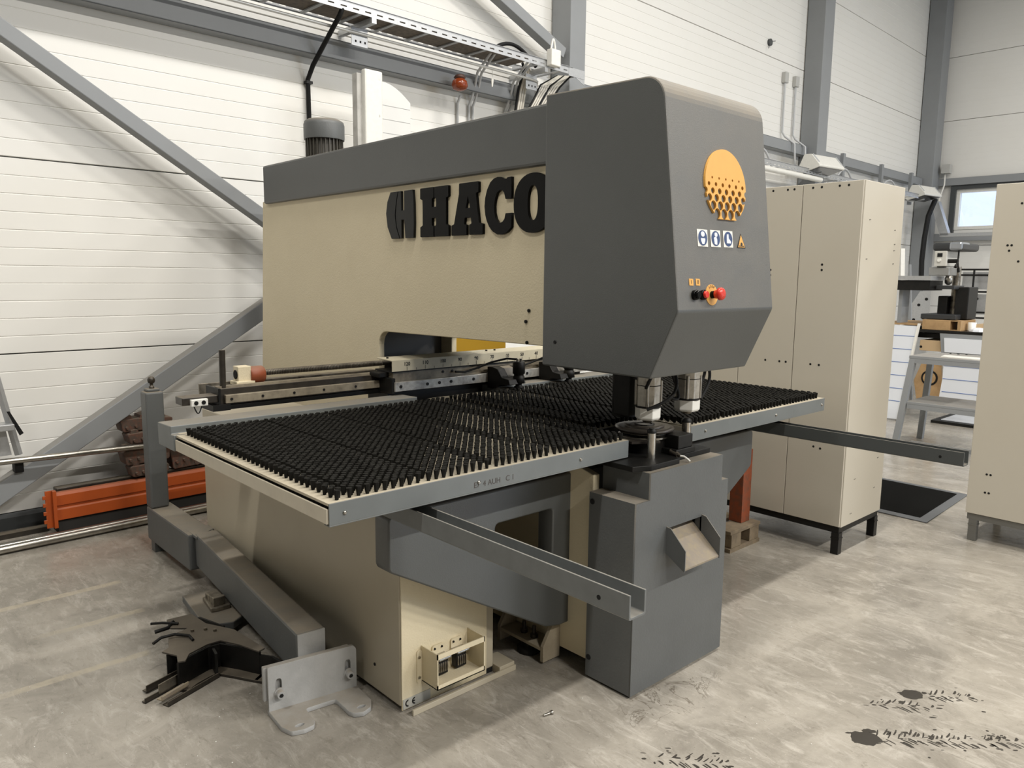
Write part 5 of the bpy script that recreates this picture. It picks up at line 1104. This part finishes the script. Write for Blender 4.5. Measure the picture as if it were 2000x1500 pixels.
# grey stand (saw horse) in front of the bench
gs = thing('steel_stand', 'grey steel stand with splayed legs and a shelf, in front of the bench', 'stand', (7.7, 2.4, 0))
SG = STEELG
obj('top', B().box(7.45, 7.95, 1.9, 2.715, 0.835, 0.862), SG, gs, bevel=0.003); obj('top_rail', B().box(7.45, 7.48, 1.9, 2.70, 0.795, 0.835), SG, gs)
obj('shelf', B().box(7.42, 7.98, 1.9, 2.70, 0.415, 0.44), SG, gs, bevel=0.003); obj('shelf_rail', B().box(7.42, 7.45, 1.9, 2.69, 0.375, 0.415), SG, gs)
for x0_, dx in ((7.45, -0.09), (7.90, 0.09)):
    for y0_, dy in ((2.66, 0.07), (1.95, -0.07)):
        obj('leg', B().add([(x0_ + dx, y0_ + dy, 0), (x0_ + dx + 0.05, y0_ + dy, 0), (x0_ + dx + 0.05, y0_ + dy + 0.05, 0), (x0_ + dx, y0_ + dy + 0.05, 0),
                            (x0_, y0_, 0.835), (x0_ + 0.05, y0_, 0.835), (x0_ + 0.05, y0_ + 0.05, 0.835), (x0_, y0_ + 0.05, 0.835)], [(0, 1, 2, 3), (4, 5, 6, 7), (0, 1, 5, 4), (1, 2, 6, 5), (2, 3, 7, 6), (3, 0, 4, 7)]), SG, gs)
obj('floor_bar', B().box(7.5, 7.54, 1.9, 2.66, 0.02, 0.06), SG, gs)
single('paper_sheet', B().prism([(7.50, 2.0), (7.70, 2.0), (7.72, 2.50), (7.55, 2.48)], 'z', 0.862, 0.868), WHITEP, 'white sheet of paper on the grey stand top', 'paper')
# black wire rack and perforated plates on the end side
wr_ = thing('wire_rack', 'black wire rack behind the drill press', 'rack', (11.0, 3.3, 0))
for z in (1.69, 1.62, 1.41, 1.15, 1.08): obj('wire', B().rod((11, 3.50, z), (11, 2.5, z), 0.012, n=6), BLACK, wr_)
for y in (3.50, 3.31, 2.95, 2.6): obj('wire', B().rod((11, y, 1.70), (11, y, 0.0), 0.012, n=6), BLACK, wr_)
for y0_, y1_, z0_, z1_, lb in ((3.46, 2.9, 1.12, 1.38, 'perforated bright plate behind the wire rack, low down'), (3.47, 2.9, 1.44, 1.66, 'plain pale plate behind the wire rack, upper one')):
    q = thing('sheet_plate', lb, 'plate', (11.2, 3.2, z0_), 'plates stored behind the rack')
    obj('sheet', B().box(11.1, 11.11, y1_, y0_, z0_, z1_), GALV, q)
    for yy in (y1_ + 0.02, y0_ - 0.03): obj('stand_leg', B().box(11.111, 11.13, yy, yy + 0.015, 0, z1_), BLACK, q)
    if z0_ < 1.2:
        for k in range(4): obj('hole', B().rod((11.095, 3.40 - 0.12 * k, 1.20 + 0.12 * (k % 2)), (11.1, 3.40 - 0.12 * k, 1.20 + 0.12 * (k % 2)), 0.018, n=10), HOLE, q)
q = thing('perforated_plate', 'grey drilled plate leaning beside the hoses', 'plate', (11, 4.0, 0))
obj('sheet', B().prism([(4.06, 0.3), (3.80, 0.3), (3.80, 1.42), (3.94, 1.40), (4.05, 1.2)], 'x', 11.0, 11.01), GALV, q)
for (y, z) in ((3.99, 1.02), (3.94, 1.22), (3.87, 1.05), (3.85, 1.3)): obj('hole', B().rod((10.995, y, z), (11, y, z), 0.02, n=10), HOLE, q)
obj('support_foot', B().box(11.0, 11.2, 3.80, 4.06, 0, 0.3), GALV, q)
for i, (p0, p1, r, lb) in enumerate((((10.4, 3.86, 1.05), (10.5, 4.02, 1.95), 0.035, 'white flat bar leaning in the corner behind the drill press'), ((10.4, 3.72, 1.0), (10.6, 3.95, 1.75), 0.022, 'grey rod leaning in the corner behind the drill press'))):
    p0 = (p0[0], p0[1], 0.0)
    single('leaning_bar', B().rod(p0, p1, r, n=4, smooth=False), WHITEP if i == 0 else STEELG, lb, 'bar')
single('bolt', B().rod((1.80, 1.78, 0.006), (1.83, 1.775, 0.006), 0.004, n=8).rod((1.83, 1.775, 0.006), (1.838, 1.7735, 0.006), 0.008, n=8), STEEL, 'small bright bolt lying on the floor before the base cabinet', 'bolt')
# oily shoe prints: a film of dried oil on the slab, broken by the tread
FL = bpy.data.objects['floor']
def shoe_print(cx, cy, ang, ln, wd, solid, seed, flip=1):
    rnd = random.Random(seed); b = B(); ca, sa = math.cos(ang), math.sin(ang); zc = [0.0]
    def P2(x, y): return (cx + x * ca - y * sa, cy + x * sa + y * ca)
    def blob(x, y, rx, ry, n=26, z=0.0006, jag=0.16):
        pts = []; f1, f2 = rnd.uniform(0, 6), rnd.uniform(0, 6)
        for i in range(n):
            t = 2 * PI * i / n; q = 1 + 0.10 * math.sin(2 * t + f1) + 0.07 * math.sin(5 * t + f2) + rnd.uniform(-jag, jag) * 0.5
            pts.append(P2(x + rx * q * math.cos(t), y + ry * q * math.sin(t)))
        zc[0] += 0.000013; b.prism(pts, 'z', 0.0001, z + zc[0])
    if solid:
        blob(-ln * 0.37, 0, ln * 0.15 * solid, wd * 0.42)
        for k in range(7): blob(-ln * 0.37 + rnd.uniform(-0.2, 0.28) * ln, rnd.uniform(-0.5, 0.5) * wd, rnd.uniform(0.006, 0.02), rnd.uniform(0.004, 0.010), 14)
    n = int(ln / 0.0125)
    for i in range(n):
        t = i / (n - 1); x = -ln / 2 + ln * t + rnd.uniform(-0.003, 0.003)
        if solid and t < 0.24: continue
        hw = wd / 2 * (0.70 + 0.35 * math.sin(PI * min(1, t * 1.15)))
        dens = 0.35 + 0.5 * math.sin(PI * t)
        for sg in (-1, 1):
            if rnd.random() > dens: continue
            y0 = rnd.uniform(0.0, 0.45) * hw; y1 = min(hw, y0 + rnd.uniform(0.35, 0.8) * hw); th = rnd.uniform(0.003, 0.009); sl = 0.9 * flip + rnd.uniform(-0.2, 0.2)
            b.prism([P2(x + sl * y0, sg * y0), P2(x + th + sl * y0, sg * y0 * 0.9), P2(x + th * rnd.uniform(0.8, 1.4) + sl * (y0 + y1) / 2, sg * (y0 + y1) / 2 * 0.95), P2(x + th * 0.4 + sl * y1, sg * y1), P2(x + sl * y1 - 0.001, sg * y1 * 1.02)], 'z', 0.0001, 0.0005)
    for k in range(16):
        x = rnd.uniform(-0.6, 0.65) * ln; y = rnd.gauss(0, 0.4) * wd; blob(x, y, rnd.uniform(0.003, 0.012), rnd.uniform(0.001, 0.005), 9, 0.0004)
    obj('shoe_print', b, OILF, FL, kind='stuff')
OILF = mat('oil_film', (0.035, 0.03, 0.024), 0.45, spec=0.4)
shoe_print(3.015, 0.895, -0.80, 0.26, 0.085, 1.0, 1)
shoe_print(2.835, 0.965, -0.85, 0.22, 0.085, 0, 2)
shoe_print(2.610, 0.895, -0.72, 0.27, 0.105, 1.15, 3)
shoe_print(2.735, 0.765, -0.78, 0.26, 0.085, 0, 4)
shoe_print(2.860, 0.650, -0.80, 0.16, 0.085, 0, 5)
shoe_print(1.975, 1.290, -0.85, 0.24, 0.085, 0, 6)
# scattered bright chips on the floor, far too small to count
chb = B(); rnd = random.Random(3)
for i in range(28):
    x, y = rnd.uniform(0.3, 1.1), rnd.uniform(2.0, 3.2); s_ = rnd.uniform(0.0015, 0.004); chb.box(x, x + s_, y, y + s_, 0.0005, 0.002)
for i in range(40):
    x, y = rnd.uniform(1.4, 4.5), rnd.uniform(0.8, 2.0); s_ = rnd.uniform(0.001, 0.003); chb.box(x, x + s_, y, y + s_, 0.0005, 0.002)
o = obj('metal_chips', chb, WHITEP); o['kind'] = 'stuff'; o['label'] = 'tiny bright chips scattered over the concrete floor'; o['category'] = 'chips'
